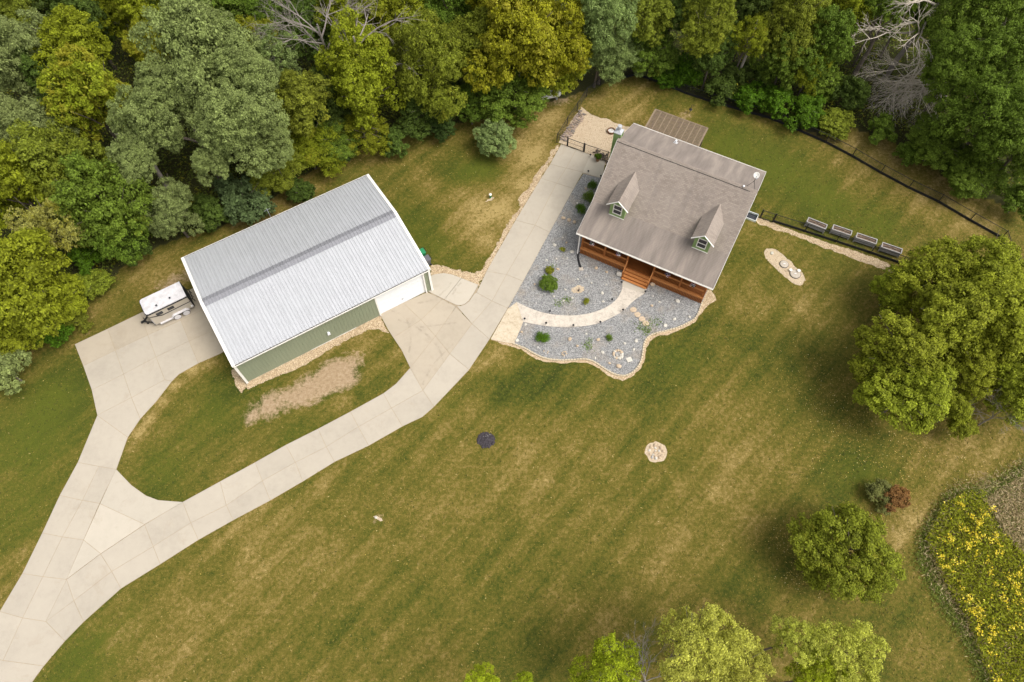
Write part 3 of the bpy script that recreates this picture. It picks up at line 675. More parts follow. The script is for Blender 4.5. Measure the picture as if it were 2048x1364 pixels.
    b = MB(); b.box((6.0, Wd-.3, 2.6), (6.7, Wd+.35, 3.5)); b.build('wall_vent', 'white_metal', rt)
    return rt
barn()

# ================================================================== HOUSE
HL, HD, ZF, ZB, YR, ZR = 13.21, 12.52, 3.42, 5.63, 8.04, 7.85; YB, ZBK = 3.30, 4.30
HROOT = (5.9949, 39.0132, 0); HA = -.4789
def hw(a, b, z=0):                                           # house coordinates -> world
    c, s = math.cos(HA), math.sin(HA); return Vector((HROOT[0] + c*a - s*b, HROOT[1] + s*a + c*b, z))
def courses(ll, lr, ur, ul, n, drop=.026):                    # stepped shingle courses on a four-cornered slope
    ll, lr, ur, ul = map(Vector, (ll, lr, ur, ul)); nrm = (lr-ll).cross(ul-ll).normalized(); m_ = MB()
    for k in range(n):
        t0, t1 = k/n, (k+1)/n
        a, b = ll.lerp(ul, t0) + nrm*drop, lr.lerp(ur, t0) + nrm*drop; c, d = lr.lerp(ur, t1), ll.lerp(ul, t1)
        a2, b2 = a - nrm*drop, b - nrm*drop
        m_.add([a, b, c, d, a2, b2], [(0,1,2,3), (4,5,1,0)])
    return m_
def house():
    rt = empty('house', HROOT, HA, 'green cape house with brown shingle roof, two dormers and cedar front porch', 'house')
    x0, x1, yf, yb = .42, HL - .42, 2.75, HD - .42
    roofz = lambda y: ZF + (ZBK-ZF)*y/YB if y < YB else (ZBK + (ZR-ZBK)*(y-YB)/(YR-YB) if y < YR else ZR + (ZB-ZR)*(y-YR)/(HD-YR))
    # walls
    b = MB(); b.box((x0, yf, -.1), (x1, yf+.15, roofz(yf)-.22)); b.build('front_wall', 'green_siding', rt)
    b = MB(); b.box((x0, yb-.15, -.1), (x1, yb, roofz(yb)-.22)); b.build('back_wall', 'green_siding', rt)
    for x in (x0, x1-.15):
        prof = [(yf+.15, -.1), (yb-.15, -.1), (yb-.15, roofz(yb)-.24), (YR, ZR-.24), (YB, ZBK-.24), (yf+.15, roofz(yf+.15)-.24)]; n = len(prof)
        m_ = MB(); m_.add([(x, y, z) for y, z in prof] + [(x+.15, y, z) for y, z in prof], [tuple(reversed(range(n))), tuple(range(n, 2*n))] + [(i, (i+1) % n, (i+1) % n+n, i+n) for i in range(n)])
        m_.build('gable_wall', 'green_siding', rt)
    for (u, w_, zz, hh) in ((2.6, 1.2, 1.75, 1.3), (9.6, 1.2, 1.75, 1.3)):
        b = MB(); b.box((u-.08, yf-.05, zz-.08), (u+w_+.08, yf-.005, zz+hh+.08)); f = b.build('window', 'white_trim', rt)
        b = MB(); b.box((u, yf-.06, zz), (u+w_, yf-.051, zz+hh)); b.build('pane', 'window_glass', f)
    b = MB(); b.box((5.95, yf-.06, .95), (6.9, yf-.005, 3.0)); d = b.build('front_door', 'door_paint', rt); b = MB(); b.lathe([(.0,-.12),(.03,-.11),(.03,-.06)], (6.75, yf-.0, 1.95), 8, 'y'); b.build('handle', 'grey_metal', d)
    # decking under each roof plane, then shingle courses
    def deck(p, th=.16):
        P = [Vector(q) for q in p]; nrm = (P[1]-P[0]).cross(P[3]-P[0]).normalized(); m_ = MB()
        m_.add([q - nrm*.004 for q in P] + [q - nrm*th for q in P], [(0,1,2,3),(7,6,5,4)] + [(i, i+4, (i+1) % 4+4, (i+1) % 4) for i in range(4)]); return m_
    A = [((0,0,ZF),(HL,0,ZF),(HL,YB,ZBK),(0,YB,ZBK)), ((0,YB,ZBK),(HL,YB,ZBK),(HL,YR,ZR),(0,YR,ZR)), ((HL,HD,ZB),(0,HD,ZB),(0,YR,ZR),(HL,YR,ZR))]
    for P, n, nm, mt in zip(A, (24, 42, 36), ('porch_roof', 'main_roof', 'rear_roof'), ('porch_shingles', 'shingles', 'porch_shingles')):
        dk = deck(P).build(nm, 'white_trim', rt); c = courses(*P, n).build('shingle_courses', mt, dk); c['kind'] = 'stuff'
    rc = MB()
    for k in range(44):
        u0 = k*HL/44; u1 = (k+1)*HL/44 + .03
        rc.add([(u0, YR-.16, ZR-.10), (u1, YR-.16, ZR-.112), (u1, YR, ZR+.018), (u0, YR, ZR+.03), (u1, YR+.18, ZR-.072), (u0, YR+.18, ZR-.06)], [(0,1,2,3), (3,2,4,5)])
    o = rc.build('ridge_cap', 'shingles', rt)
    b = MB(); b.bar((0, YR-.185, ZR-.128), (HL-.6, YR-.185, ZR-.128), .06, .035); b.build('ridge_shadow_lip', 'dark_rubber', rt).name = 'ridge_shadow_line'  # dark bar that paints in the shadow line along the ridge
    # rake boards, gutters
    for x in (.0, HL):
        for (ya, za), (yc, zc) in (((0, ZF), (YB, ZBK)), ((YB, ZBK), (YR, ZR)), ((YR, ZR), (HD, ZB))):
            b = MB(); b.bar((x + (-.012 if x == 0 else .012), ya, za-.10), (x + (-.012 if x == 0 else .012), yc, zc-.10), .03, .17); b.build('rake_board', 'white_trim', rt)
    for y, z, s in ((0, ZF, -1), (HD, ZB, 1)):
        b = MB(); yy = y + s*.07
        pr = [(-.06, .0), (-.06, -.11), (.06, -.11), (.075, .0), (.06, .0), (.05, -.095), (-.05, -.095), (-.05, 0)]
        V = []
        for x in (-.02, HL+.02): V += [(x, yy + s*p, z-.015+q) for p, q in pr]
        n = len(pr); b.add(V, [(i, (i+1) % n, (i+1) % n+n, i+n) for i in range(n)] + [tuple(range(n)), tuple(reversed(range(n, 2*n)))]); b.build('gutter', 'white_trim', rt)
    for (p, q) in (((.33, .12, ZF-.1), (.33, .20, .12)),):
        b = MB(); b.bar((.15, -.07, ZF-.1), (.33, .05, ZF-.35), .08, .07); b.bar((.33, .05, ZF-.35), (.33, .05, .18), .09, .07, (0, 1, 0)); b.build('downspout', 'white_trim', rt)
    # dormers
    for u, w0 in ((2.645, 0), (10.72, 0)):
        dy, zb_, zt, ze = 2.75, 4.16, 6.62, 5.72; hw_ = .72; ov = 1.0
        d = MB(); yend = YB + (ze-ZBK)/((ZR-ZBK)/(YR-YB)) + .1
        d.add([(u-hw_, dy, 3.9), (u+hw_, dy, 3.9), (u+hw_, dy, ze+.22), (u, dy, zt-.08), (u-hw_, dy, ze+.22)] + [(u-hw_, yend, 3.9), (u+hw_, yend, 3.9), (u+hw_, yend, ze+.22), (u, yend, zt-.08), (u-hw_, yend, ze+.22)],
              [(0,1,2,3,4), (0,4,9,5), (1,6,7,2)])
        dm = d.build('dormer', 'green_siding', rt)
        for sx in (-1, 1):
            b = MB(); b.box((u+sx*(hw_-.05)-.06, dy-.025, 4.18), (u+sx*(hw_-.05)+.06, dy-.002, ze+.16)); b.build('corner_board', 'green_siding', dm)
            lo = .32
            slope = (ZR-ZBK)/(YR-YB); yv0 = YB + (zt-ZBK)/slope; yv1 = YB + (ze-ZBK)/slope
            P = [(u+sx*ov, dy-.22, ze), (u+sx*ov, yv1+.02, ze), (u, yv0+.02, zt), (u, dy-.22, zt)]
            if sx < 0: P = [P[1], P[0], P[3], P[2]]
            k = courses(*P, 9, .012); pl = k.build('dormer_roof', 'shingles', dm)
            Pm = [Vector(p) for p in P]; nr = (Pm[1]-Pm[0]).cross(Pm[3]-Pm[0]).normalized(); un = MB(); un.add([p - nr*.03 for p in Pm] + [p - nr*.06 for p in Pm], [(0,1,2,3), (7,6,5,4), (0,4,5,1), (1,5,6,2), (2,6,7,3), (3,7,4,0)]); un.build('roof_board', 'white_trim', dm)
            b = MB(); b.bar((u+sx*(ov+.04), dy-.25, ze-.08), (u, dy-.25, zt-.03), .04, .13, (0, 1, 0)); b.build('gable_trim', 'white_trim', dm)
        b = MB()
        for k in range(11):
            y_ = dy-.23 + k*(yv0-dy+.2)/11; y2 = y_ + (yv0-dy+.2)/11 + .03
            b.add([(u-.15, y_, zt-.115), (u-.15, y2, zt-.125), (u, y2, zt+.012), (u, y_, zt+.022), (u+.15, y2, zt-.125), (u+.15, y_, zt-.115)], [(0,3,2,1), (3,5,4,2)])
        b.build('dormer_ridge', 'shingles', dm)
        b = MB(); b.box((u-hw_-.02, dy-.06, 4.10), (u+hw_+.02, dy-.003, 4.19)); b.build('sill_board', 'white_trim', dm)
        wb = MB(); wx0, wx1, wz0, wz1 = u-.36, u+.36, 4.62, 5.72
        for bx in (((wx0-.07, wz0-.09), (wx0, wz1+.07)), ((wx1, wz0-.09), (wx1+.07, wz1+.07)), ((wx0, wz1), (wx1, wz1+.07)), ((wx0, wz0-.09), (wx1, wz0)), ((wx0, 5.13), (wx1, 5.2))):
            wb.box((bx[0][0], dy-.06, bx[0][1]), (bx[1][0], dy-.004, bx[1][1]))
        wb.build('window', 'white_trim', dm)
        for za, zc in ((wz0, 5.13), (5.2, wz1)):
            b = MB(); b.box((wx0, dy-.03, za), (wx1, dy-.008, zc)); b.build('pane', 'window_glass', dm)
    # chimney chase with metal cap and flue
    b = MB(); b.box((-.50, 8.36, -.1), (.12, 8.98, 8.12)); ch = b.build('chimney', 'green_siding', rt)
    for px_ in (-.50, .12):
        for py_ in (8.36, 8.98):
            b = MB(); b.box((px_-.045, py_-.045, 0), (px_+.045, py_+.045, 8.1)); b.build('corner_board', 'green_siding', ch)
    b = MB(); b.box((-.56, 8.30, 8.12), (.18, 9.04, 8.19)); b.add([(-.5,8.36,8.19),(.12,8.36,8.19),(.12,8.98,8.19),(-.5,8.98,8.19),(-.34,8.52,8.34),(-.04,8.52,8.34),(-.04,8.82,8.34),(-.34,8.82,8.34)], [(0,1,5,4),(1,2,6,5),(2,3,7,6),(3,0,4,7),(4,5,6,7)]); b.build('chimney_cap', 'galvanised', ch)
    b = MB(); b.lathe([(.14, 8.32), (.14, 8.62), (.205, 8.64), (.205, 8.82), (.17, 8.86), (0, 8.88)], (-.19, 8.67, 0), 18); b.build('flue', 'galvanised', ch, smooth=False)
    b = MB(); b.lathe([(.05, 5.8), (.05, 6.32), (.0, 6.33)], (4.55, 11.75, 0), 10); b.lathe([(.11, 6.22), (.11, 6.33), (.05, 6.38), (0, 6.385)], (4.55, 11.75, 0), 12)
    b.add([(4.35, 11.5, 6.155), (4.75, 11.5, 6.155), (4.75, 12.0, 5.91), (4.35, 12.0, 5.91)], [(0,1,2,3)]); b.build('roof_vent', 'white_metal', rt)
    # porch: deck, fascia, skirting, posts, railings, steps
    zd = .95; yd = .30
    nb = 17; bw = (yf-yd)/nb
    for k in range(nb):
        b = MB(); b.box((.45, yd + k*bw + .004, zd-.035), (HL-.45, yd + (k+1)*bw - .004, zd + random.uniform(-.002, .002))); b.build('deck_board', 'cedar_shaded', rt)
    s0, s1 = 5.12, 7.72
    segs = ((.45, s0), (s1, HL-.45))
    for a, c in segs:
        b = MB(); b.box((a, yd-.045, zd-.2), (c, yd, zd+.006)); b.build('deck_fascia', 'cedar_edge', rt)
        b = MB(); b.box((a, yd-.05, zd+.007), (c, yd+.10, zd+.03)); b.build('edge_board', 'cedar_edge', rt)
        b = MB(); b.box((a, yd+.05, .0), (c, yd+.08, zd-.21)); b.build('skirt_backing', 'dark_log', rt)
    sk = MB(); sk.box((-.047, -.02, 0), (.047, 0, zd-.2)); skm = None
    bl = MB(); bl.box((-.019, -.019, zd+.12), (.019, .019, zd+.93)); blm = None
    for a, c in segs:
        n = int((c-a)/.142)
        for k in range(n):
            x = a + (k+.5)*(c-a)/n
            if skm is None: o = sk.build('skirt_board', 'cedar', rt, (x, yd, 0)); skm = o.data
            else: link('skirt_board', skm, rt, (x, yd + random.uniform(-.006, .006), 0))
    posts = [.55, 2.85, s0-.0, s1+.0, 10.35, HL-.55]; yp = yd + .085
    for x in posts:
        b = MB(); b.box((x-.07, yp-.07, zd), (x+.07, yp+.07, ZF-.12)); b.build('porch_post', 'cedar', rt)
    b = MB(); b.box((.45, yp-.07, ZF-.12), (HL-.45, yp+.07, ZF+.03)); b.build('porch_beam', 'cedar', rt)
    b = MB(); b.box((.44, .2, ZF-.14), (HL-.44, yf, ZF-.125)); b.build('porch_ceiling', 'cedar', rt)
    for i, j in ((0, 1), (1, 2), (3, 4), (4, 5)):
        a, c = posts[i] + .07, posts[j] - .07
        b = MB(); b.box((a, yp-.07, zd+.93), (c, yp+.07, zd+.975)); b.build('top_rail', 'cedar_edge', rt)
        b = MB(); b.box((a, yp-.04, zd+.08), (c, yp+.04, zd+.12)); b.build('bottom_rail', 'cedar_edge', rt)
        n = int((c-a)/.118)
        for k in range(n):
            x = a + (k+.5)*(c-a)/n
            if blm is None: o = bl.build('baluster', 'cedar', rt, (x, yp, 0)); blm = o.data
            else: link('baluster', blm, rt, (x, yp, 0))
    for x in (.50, HL-.50):                                   # side rails back to the wall
        b = MB(); b.box((x-.05, yp+.071, zd+.93), (x+.05, yf, zd+.975)); b.build('top_rail', 'cedar_edge', rt)
        n = 16
        for k in range(n): link('baluster', blm, rt, (x, yp+.15 + k*(yf-yp-.2)/n, 0))
    for k in range(4):
        zt = zd - (k+1)*.19; yt = yd - k*.24
        if zt < .1: break
        b = MB(); b.box((s0+.08, yt-.27, zt-.035), (s1-.08, yt-.005, zt)); b.build('stair_tread', 'cedar_edge', rt)
        b = MB(); b.box((s0+.1, yt-.035, zt), (s1-.1, yt-.01, zt+.145)); b.build('stair_riser', 'cedar', rt)
    for x in (s0+.03, s1-.03):
        b = MB(); b.add([(x-.03, yd-.9, .02), (x-.03, yd, .02), (x-.03, yd, zd), (x+.03, yd-.9, .02), (x+.03, yd, .02), (x+.03, yd, zd)], [(0,2,1),(3,4,5),(0,1,4,3),(1,2,5,4),(2,0,3,5)]); b.build('stair_stringer', 'cedar', rt)
        b = MB(); b.bar((x, yp, zd+.95), (x, yd-.74, .98), .09, .045); b.build('stair_rail', 'cedar_edge', rt)
        b = MB(); b.box((x-.05, yd-.84, .06), (x+.05, yd-.74, 1.0)); b.build('stair_post', 'cedar', rt)
    return rt
house()
mt = MB(); mt.box((-.38, -.2, 0), (.38, .2, .015)); p = g(1273, 566); o = mt.build('door_mat', 'mat_fabric', None, (p.x, p.y, .066)); o.rotation_euler = (0, 0, HA); tag(o, 'pale grey-green doormat on the landing below the porch steps', 'doormat')

# pergola behind the house
def pergola():
    rt = empty('pergola', HROOT, HA, 'weathered brown pergola with slatted top behind the house', 'pergola')
    a0, a1, b0, b1, z = .55, 6.25, 12.55, 18.15, 2.62
    for a in (a0+.15, (a0+a1)/2, a1-.15):
        b = MB(); b.box((a-.07, b1-.35, 0), (a+.07, b1-.21, z-.16)); b.build('post', 'pergola_wood', rt)
    for y in (b0+.05, (b0+b1)/2, b1-.28):
        b = MB(); b.box((a0, y-.045, z-.20), (a1, y+.045, z-.02)); b.build('beam', 'pergola_wood', rt)
    for k in range(10):
        x = a0+.08 + k*(a1-a0-.16)/9; b = MB(); b.box((x-.03, b0, z-.015), (x+.03, b1, z+.12)); b.box((x-.035, b0, z+.142), (x+.035, b1, z+.17)); b.build('rafter', 'pergola_light', rt)
    lat = MB()
    for k in range(30):
        y = b0+.1 + k*(b1-b0-.2)/29; lat.box((a0, y-.072, z+.122), (a1, y+.072, z+.14))
    o = lat.build('lattice', 'pergola_wood', rt); o['kind'] = 'stuff'
    for p, q in (((a0, b1-.02), (a1, b1-.02)), ((a0, b0), (a0, b1)), ((a1, b0), (a1, b1))):
        b = MB(); b.bar((p[0], p[1], z+.17), (q[0], q[1], z+.17), .09, .04); b.build('edge_rail', 'pergola_light', rt)
pergola()
# ================================================================== THINGS
def trailer():
    rt = empty('horse_trailer', (-31.15, 32.87, ZS), .552, 'tan and white two-axle horse trailer parked on the concrete pad beside the barn', 'trailer')
    hx, hy = 1.86, .9
    prof = [(-hx, -hy+.25), (-hx+.12, -hy), (hx, -hy), (hx, hy), (-hx+.12, hy), (-hx, hy-.25)]
    b = MB(); b.prism(prof, .42, 1.30); b.build('lower_body', 'trailer_white', rt)
    b = MB(); b.prism([(x*.999, y*.999) for x, y in prof], 1.302, 2.2); b.build('upper_body', 'trailer_tan', rt)
    b = MB(); b.prism([(-hx-.05, -hy+.2), (-hx+.02, -hy+.02), (-hx+.2, -hy-.06), (hx+.03, -hy-.06), (hx+.03, hy+.06), (-hx+.2, hy+.06), (-hx+.02, hy-.02), (-hx-.05, hy-.2)], 2.12, 2.225); b.build('roof_gasket', 'black_plastic', rt)
    for s in (-1, 1):                                         # side panels, swoosh, windows, boards, wheels
        y = s*(hy+.006); f = lambda pts: [(x, y, z) for x, z in pts] + [(x, y + s*.012, z) for x, z in pts]
        def plate(name, pts, mat, par=rt, off=0.0):
            n = len(pts); V = [(x, s*(hy+.004+off), z) for x, z in pts] + [(x, s*(hy+.016+off), z) for x, z in pts]
            m_ = MB(); m_.add(V, [tuple(range(n)), tuple(reversed(range(n, 2*n)))] + [(i, (i+1) % n, (i+1) % n+n, i+n) for i in range(n)]); return m_.build(name, mat, par)
        plate('side_panel', [(-1.72, .46), (1.84, .46), (1.84, 1.36), (-.7, 1.28), (-1.72, 1.70)], 'trailer_tan')
        plate('stripe', [(-1.74, 1.70), (-.75, 1.27), (1.84, 1.34), (1.84, 1.43), (-.68, 1.37), (-1.74, 1.80)], 'black_plastic', off=.006)
        plate('lower_stripe', [(-.6, 1.19), (1.84, 1.27), (1.84, 1.285), (-.6, 1.205)], 'grey_metal', off=.006)
        for wx in (-.85, .19):
            w_ = plate('window', [(wx-.30, 1.60), (wx-.23, 1.55), (wx+.23, 1.55), (wx+.30, 1.60), (wx+.30, 1.84), (wx+.23, 1.89), (wx-.23, 1.89), (wx-.30, 1.84)], 'window_glass')
            plate('window_frame', [(wx-.29, 1.52), (wx+.29, 1.52), (wx+.29, 1.548), (wx-.29, 1.548)], 'black_plastic', w_, .004)
        b = MB(); b.box((-1.35, min(s*hy, s*(hy+.16)), .36), (-.15, max(s*hy, s*(hy+.16)), .46)); b.build('running_board', 'trailer_white', rt)
        b = MB()
        pts = [(-.22, .45), (-.16, .66), (.05, .80), (1.18, .80), (1.38, .66), (1.44, .45)]
        V = [(x, s*hy, z) for x, z in pts] + [(x, s*(hy+.24), z) for x, z in pts]; n = len(pts)
        b.add(V, [(i, i+1, i+1+n, i+n) for i in range(n-1)]); V2 = [(x, s*(hy+.24), z) for x, z in pts] + [(x, s*(hy+.24), z-.07) for x, z in pts]; b.add(V2, [(i, i+1, i+1+n, i+n) for i in range(n-1)])
        b.build('fender', 'trailer_white', rt)
        for wx in (.2, 1.02):
            b = MB(); b.lathe([(.20, -.09), (.33, -.085), (.335, 0), (.33, .085), (.20, .09)], (wx, s*(hy+.11), .335), 20, 'y'); wh = b.build('wheel', 'dark_rubber', rt)
            b = MB(); b.lathe([(.0, .115), (.18, .11), (.305, .095), (.31, .04)] if s > 0 else [(.31, -.04), (.305, -.095), (.18, -.11), (0, -.115)], (wx, s*(hy+.11), .335), 20, 'y'); b.build('wheel_cover', 'trailer_white', wh)
        b = MB(); b.box((1.66, min(s*(hy+.018), s*(hy+.05)), .62), (1.82, max(s*(hy+.018), s*(hy+.05)), .80)); b.build('tail_light', 'white_metal', rt)
    rb = MB(); rb.prism([(-hx+.01, -hy+.24), (-hx+.08, -hy+.06), (-hx+.24, -hy-.005), (hx+.02, -hy-.005), (hx+.02, hy+.005), (-hx+.24, hy+.005), (-hx+.08, hy-.06), (-hx+.01, hy-.24)], 2.226, 2.30)
    rb.prism([(-1.75, -.62), (1.5, -.62), (1.5, .62), (-1.75, .62)], 2.301, 2.345); rb.prism([(-1.75, -.16), (1.5, -.16), (1.5, .16), (-1.75, .16)], 2.346, 2.365)
    roof = rb.build('roof', 'trailer_white', rt)
    for vx, vy in ((.58, -.40), (-.69, -.52)):
        b = MB(); b.box((vx-.10, vy-.10, 2.345), (vx+.10, vy+.10, 2.43)); b.build('roof_vent', 'grey_metal', roof)
        b = MB(); b.box((vx-.07, vy-.07, 2.431), (vx+.07, vy+.07, 2.44)); b.build('vent_lid', 'black_plastic', roof)
    b = MB(); b.box((hx+.031, -hy+.03, .45), (hx+.09, hy-.03, 1.45)); b.build('rear_ramp', 'black_plastic', rt)
    b = MB(); b.box((hx+.031, -hy+.05, 1.5), (hx+.06, -.02, 2.15)); b.box((hx+.031, .02, 1.5), (hx+.06, hy-.05, 2.15)); b.build('rear_door', 'dark_rubber', rt)
    b = MB()
    for y in (-.6, 0, .6): b.tube([(hx+.05, y, 1.4), (hx+.28, y*.9, 1.1), (hx+.33, y*.8, .6)], .03)
    b.tube([(hx+.28, -.55, 1.1), (hx+.28, .55, 1.1)], .035); b.build('ramp_springs', 'black_metal', rt)
    b = MB(); b.bar((-hx+.1, -.62, .44), (-hx-.72, 0, .46), .10, .1); b.bar((-hx+.1, .62, .44), (-hx-.72, 0, .46), .10, .1); b.box((-hx-.95, -.09, .42), (-hx-.62, .09, .55)); b.build('tongue', 'black_metal', rt)
    b = MB(); b.tube([(-hx-.52, 0, .02), (-hx-.52, 0, .92)], .035, 8); b.tube([(-hx-.52, -.1, .9), (-hx-.52, .16, .9)], .018); b.lathe([(0, 0), (.12, .0), (.12, .02), (0, .03)], (-hx-.52, 0, .0), 10); b.build('jack', 'black_metal', rt)
    b = MB(); b.box((-1.84, -hy+.08, .36), (1.84, hy-.08, .44)); b.build('chassis', 'black_metal', rt)
trailer()

def bin_(px, py, mat, label):
    p = g(px, py, 1.0); rt = empty('trash_bin', (p.x, p.y, 0), .5385 - PI/2, label, 'trash bin', 'wheeled bins beside the barn')
    b = MB(); b.add([(-.24,-.27,.06),(.24,-.27,.06),(.24,.27,.06),(-.24,.27,.06),(-.30,-.36,.96),(.30,-.36,.96),(.30,.36,.96),(-.30,.36,.96)], [(3,2,1,0),(4,5,6,7),(0,1,5,4),(1,2,6,5),(2,3,7,6),(3,0,4,7)]); b.build('body', mat, rt)
    b = MB(); b.add([(-.33,-.40,.97),(.33,-.40,.97),(.33,.38,.97),(-.33,.38,.97),(-.27,-.33,1.05),(.27,-.33,1.05),(.27,.33,1.05),(-.27,.33,1.05)], [(3,2,1,0),(4,5,6,7),(0,1,5,4),(1,2,6,5),(2,3,7,6),(3,0,4,7)]); b.build('lid', mat, rt)
    b = MB(); b.tube([(-.28, .46, .93), (.28, .46, .93)], .02); b.build('handle', 'black_plastic', rt)
    for s in (-1, 1):
        b = MB(); b.lathe([(.04, -.03), (.11, -.03), (.11, .03), (.04, .03)], (s*.31, .28, .11), 12, 'x'); b.build('wheel', 'dark_rubber', rt)
bin_(842, 503, 'bin_green', 'green wheeled trash bin by the right end wall of the barn')
bin_(852, 516.5, 'bin_grey', 'dark grey wheeled trash bin in front of the green one beside the barn')

# ------------------------------------------------------------------ chain-link fences
def fence(name, label, px, height=1.2, strip=True, cat='fence', mesh=True):
    P = [g(*q) for q in px]; rt = empty(name, P[0], 0, label, cat); o = P[0]
    pm = MB(); pm.tube([(0,0,0), (0,0,height+.06)],   .042, 8); pm.lathe([(.04, height+.06), (.03, height+.1), (0, height+.12)], (0,0,0), 8); pme = None
    for p in P:
        if pme is None: k = pm.build('post', 'black_metal', rt, p - o); pme = k.data
        else: link('post', pme, rt, p - o)
    for a, b in zip(P[:-1], P[1:]):
        m_ = MB(); m_.tube([a - o + Vector((0,0,height)), b - o + Vector((0,0,height))], .028, 6); m_.build('top_rail', 'black_metal', rt)
        if mesh:
            L = (b-a).length; d = (b-a)/L; w = MB(); h = height - .05; st = .13; n = int(L/st)
            for s in (1, -1):
                for i in range(-int(h/st), n):
                    t0, t1 = i*st, i*st + h; z0, z1 = .04, .04 + h
                    if t0 < 0: z0 += -t0; t0 = 0
                    if t1 > L: z1 -= t1 - L; t1 = L
                    if t1 - t0 < .02: continue
                    q0 = a - o + d*t0; q1 = a - o + d*t1
                    if s < 0: z0, z1 = .04 + h - (z0 - .04), .04 + h - (z1 - .04)
                    w.tube([(q0.x, q0.y, z0), (q1.x, q1.y, z1)], .0035, 3, False)
            k = w.build('wire_mesh', 'black_metal', rt); k['kind'] = 'stuff'
        if strip:
            m_ = MB(); n_ = Vector((-(b-a).y, (b-a).x, 0)).normalized()*.035; m_.bar(a - o + n_ + Vector((0,0,.14)), b - o + n_ + Vector((0,0,.14)), .035, .30); m_.build('base_strip', 'black_plastic', rt)
    return rt
fence('chain_link_fence', 'long black chain-link fence curving along the edge of the woods behind the house', [(1230,160),(1275,151),(1322,168),(1370,188),(1418,204),(1478,221),(1540,238),(1600,264),(1650,286),(1703,314),(1760,347),(1816,377),(1875,405),(1938,442),(2001,477),(2016,520),(2034,575)])
fence('chain_link_fence', 'short black chain-link fence beside the firewood and sand yard', [(1113.5,285),(1134,251),(1154,222),(1173,193),(1200,172),(1230,160)], strip=False)
fence('chain_link_fence', 'low black chain-link fence with a black base strip in front of the raised planters', [(1546,444.5),(1608,464),(1671,484.5),(1740,507),(1800,528),(1880,556)])
fence('chain_link_fence', 'black chain-link panel between the drive gate and the house wall', [(1168.5,304.5),(1214,320),(1226,324.5)], strip=False)
def gate(p0, p1, label):
    a, b = g(*p0), g(*p1); rt = empty('fence_gate', a, 0, label, 'gate'); o = a; d = (b-a); h = 1.18; u = d.normalized()
    for t in (0, 1):
        q = d*t; m_ = MB(); m_.tube([q, q + Vector((0,0,h+.14))], .055, 8); m_.build('post', 'black_metal', rt)
    q0, q1 = u*.09, d - u*.09
    m_ = MB(); m_.tube([q0 + Vector((0,0,.06)), q1 + Vector((0,0,.06)), q1 + Vector((0,0,h)), q0 + Vector((0,0,h)), q0 + Vector((0,0,.06))], .036, 6); m_.tube([q0 + Vector((0,0,h*.52)), q1 + Vector((0,0,h*.52))], .02, 6); m_.build('gate_frame', 'black_metal', rt)
    w = MB(); L = (q1-q0).length; st = .13
    for i in range(int(L/st)): 
        w.tube([q0 + u*i*st + Vector((0,0,.06)), q0 + u*min(L, i*st + .5) + Vector((0,0,.62))], .0035, 3, False); w.tube([q0 + u*i*st + Vector((0,0,h)), q0 + u*min(L, i*st + .5) + Vector((0,0,.62))], .0035, 3, False)
    k = w.build('wire_mesh', 'black_metal', rt); k['kind'] = 'stuff'
gate((1134,292), (1167,304), 'black metal gate across the top end of the concrete drive')
gate((1519,435.7), (1545,444), 'narrow black garden gate between the house corner and the planters')
a, b = g(1114,285), g(1134,292); m_ = MB(); m_.tube([(0,0,1.2), b - a + Vector((0,0,1.2))], .02, 6); m_.tube([(0,0,.05), b - a + Vector((0,0,.05))], .014, 6)
o = m_.build('fence_rail', 'black_metal', None, a); tag(o, 'short black rail joining the gate post to the fence corner by the firewood', 'rail')

# ------------------------------------------------------------------ raised planters
def planter(BL, BR, FL, label, tone):
    zt = .78; A, B, C = g(*BL, zt), g(*BR, zt), g(*FL, zt); L = (B-A).length; D = .56; ang = math.atan2((B-A).y, (B-A).x); ctr = (B + C)/2
    rt = empty('raised_planter', (ctr.x, ctr.y, 0), ang, label, 'planter', 'raised planters behind the low fence'); hx, hy = L/2, D/2
    for s in (-1, 1):
        for k in range(2):
            z0 = .20 + k*.285; b = MB(); b.box((-hx, s*hy-.018, z0), (hx, s*hy+.018, z0+.28)); b.build('side_board', tone, rt)
            b = MB(); b.box((s*hx-.018, -hy+.02, z0), (s*hx+.018, hy-.02, z0+.28)); b.build('end_board', tone, rt)
        b = MB(); b.box((-hx-.035, s*hy-.045, .772), (hx+.035, s*hy+.045, .80)); b.build('cap_board', 'weathered_wood', rt)
        b = MB(); b.box((s*hx-.045, -hy+.046, .772), (s*hx+.045, hy-.046, .80)); b.build('cap_board', 'weathered_wood', rt)
        for s2 in (-1, 1):
            b = MB(); b.box((s*hx-.045, s2*hy-.045 - s2*.03, .0), (s*hx+.045, s2*hy+.045 - s2*.03, .36)); b.build('leg', 'weathered_wood', rt)
    b = MB(); n = 14; V = []; F = []
    for i in range(n+1):
        for j in range(6): V.append((-hx+.02 + (2*hx-.04)*i/n, -hy+.02 + (2*hy-.04)*j/5, .68 + random.uniform(-.035, .035)))
    for i in range(n):
        for j in range(5): q = i*6+j; F.append((q, q+6, q+7, q+1))
    b.add(V, F); b.box((-hx+.02, -hy+.02, .38), (hx-.02, hy-.02, .6)); b.build('soil', 'soil', rt)
    b = MB(); b.tube([(-hx+.15, -.05, .73), (0, .04, .74), (hx-.15, -.02, .73)], .022, 6); b.build('drip_line', 'black_plastic', rt)
planter((1618,433), (1655,447.6), (1613.5,445.4), 'weathered raised planter nearest the house, by the garden gate', 'weathered_wood')
planter((1668.4,448.4), (1705,460.8), (1664,459), 'second weathered raised planter from the house', 'weathered_wood')
planter((1715.3,464.5), (1754.8,477.6), (1712,476), 'third weathered raised planter from the house', 'weathered_wood')
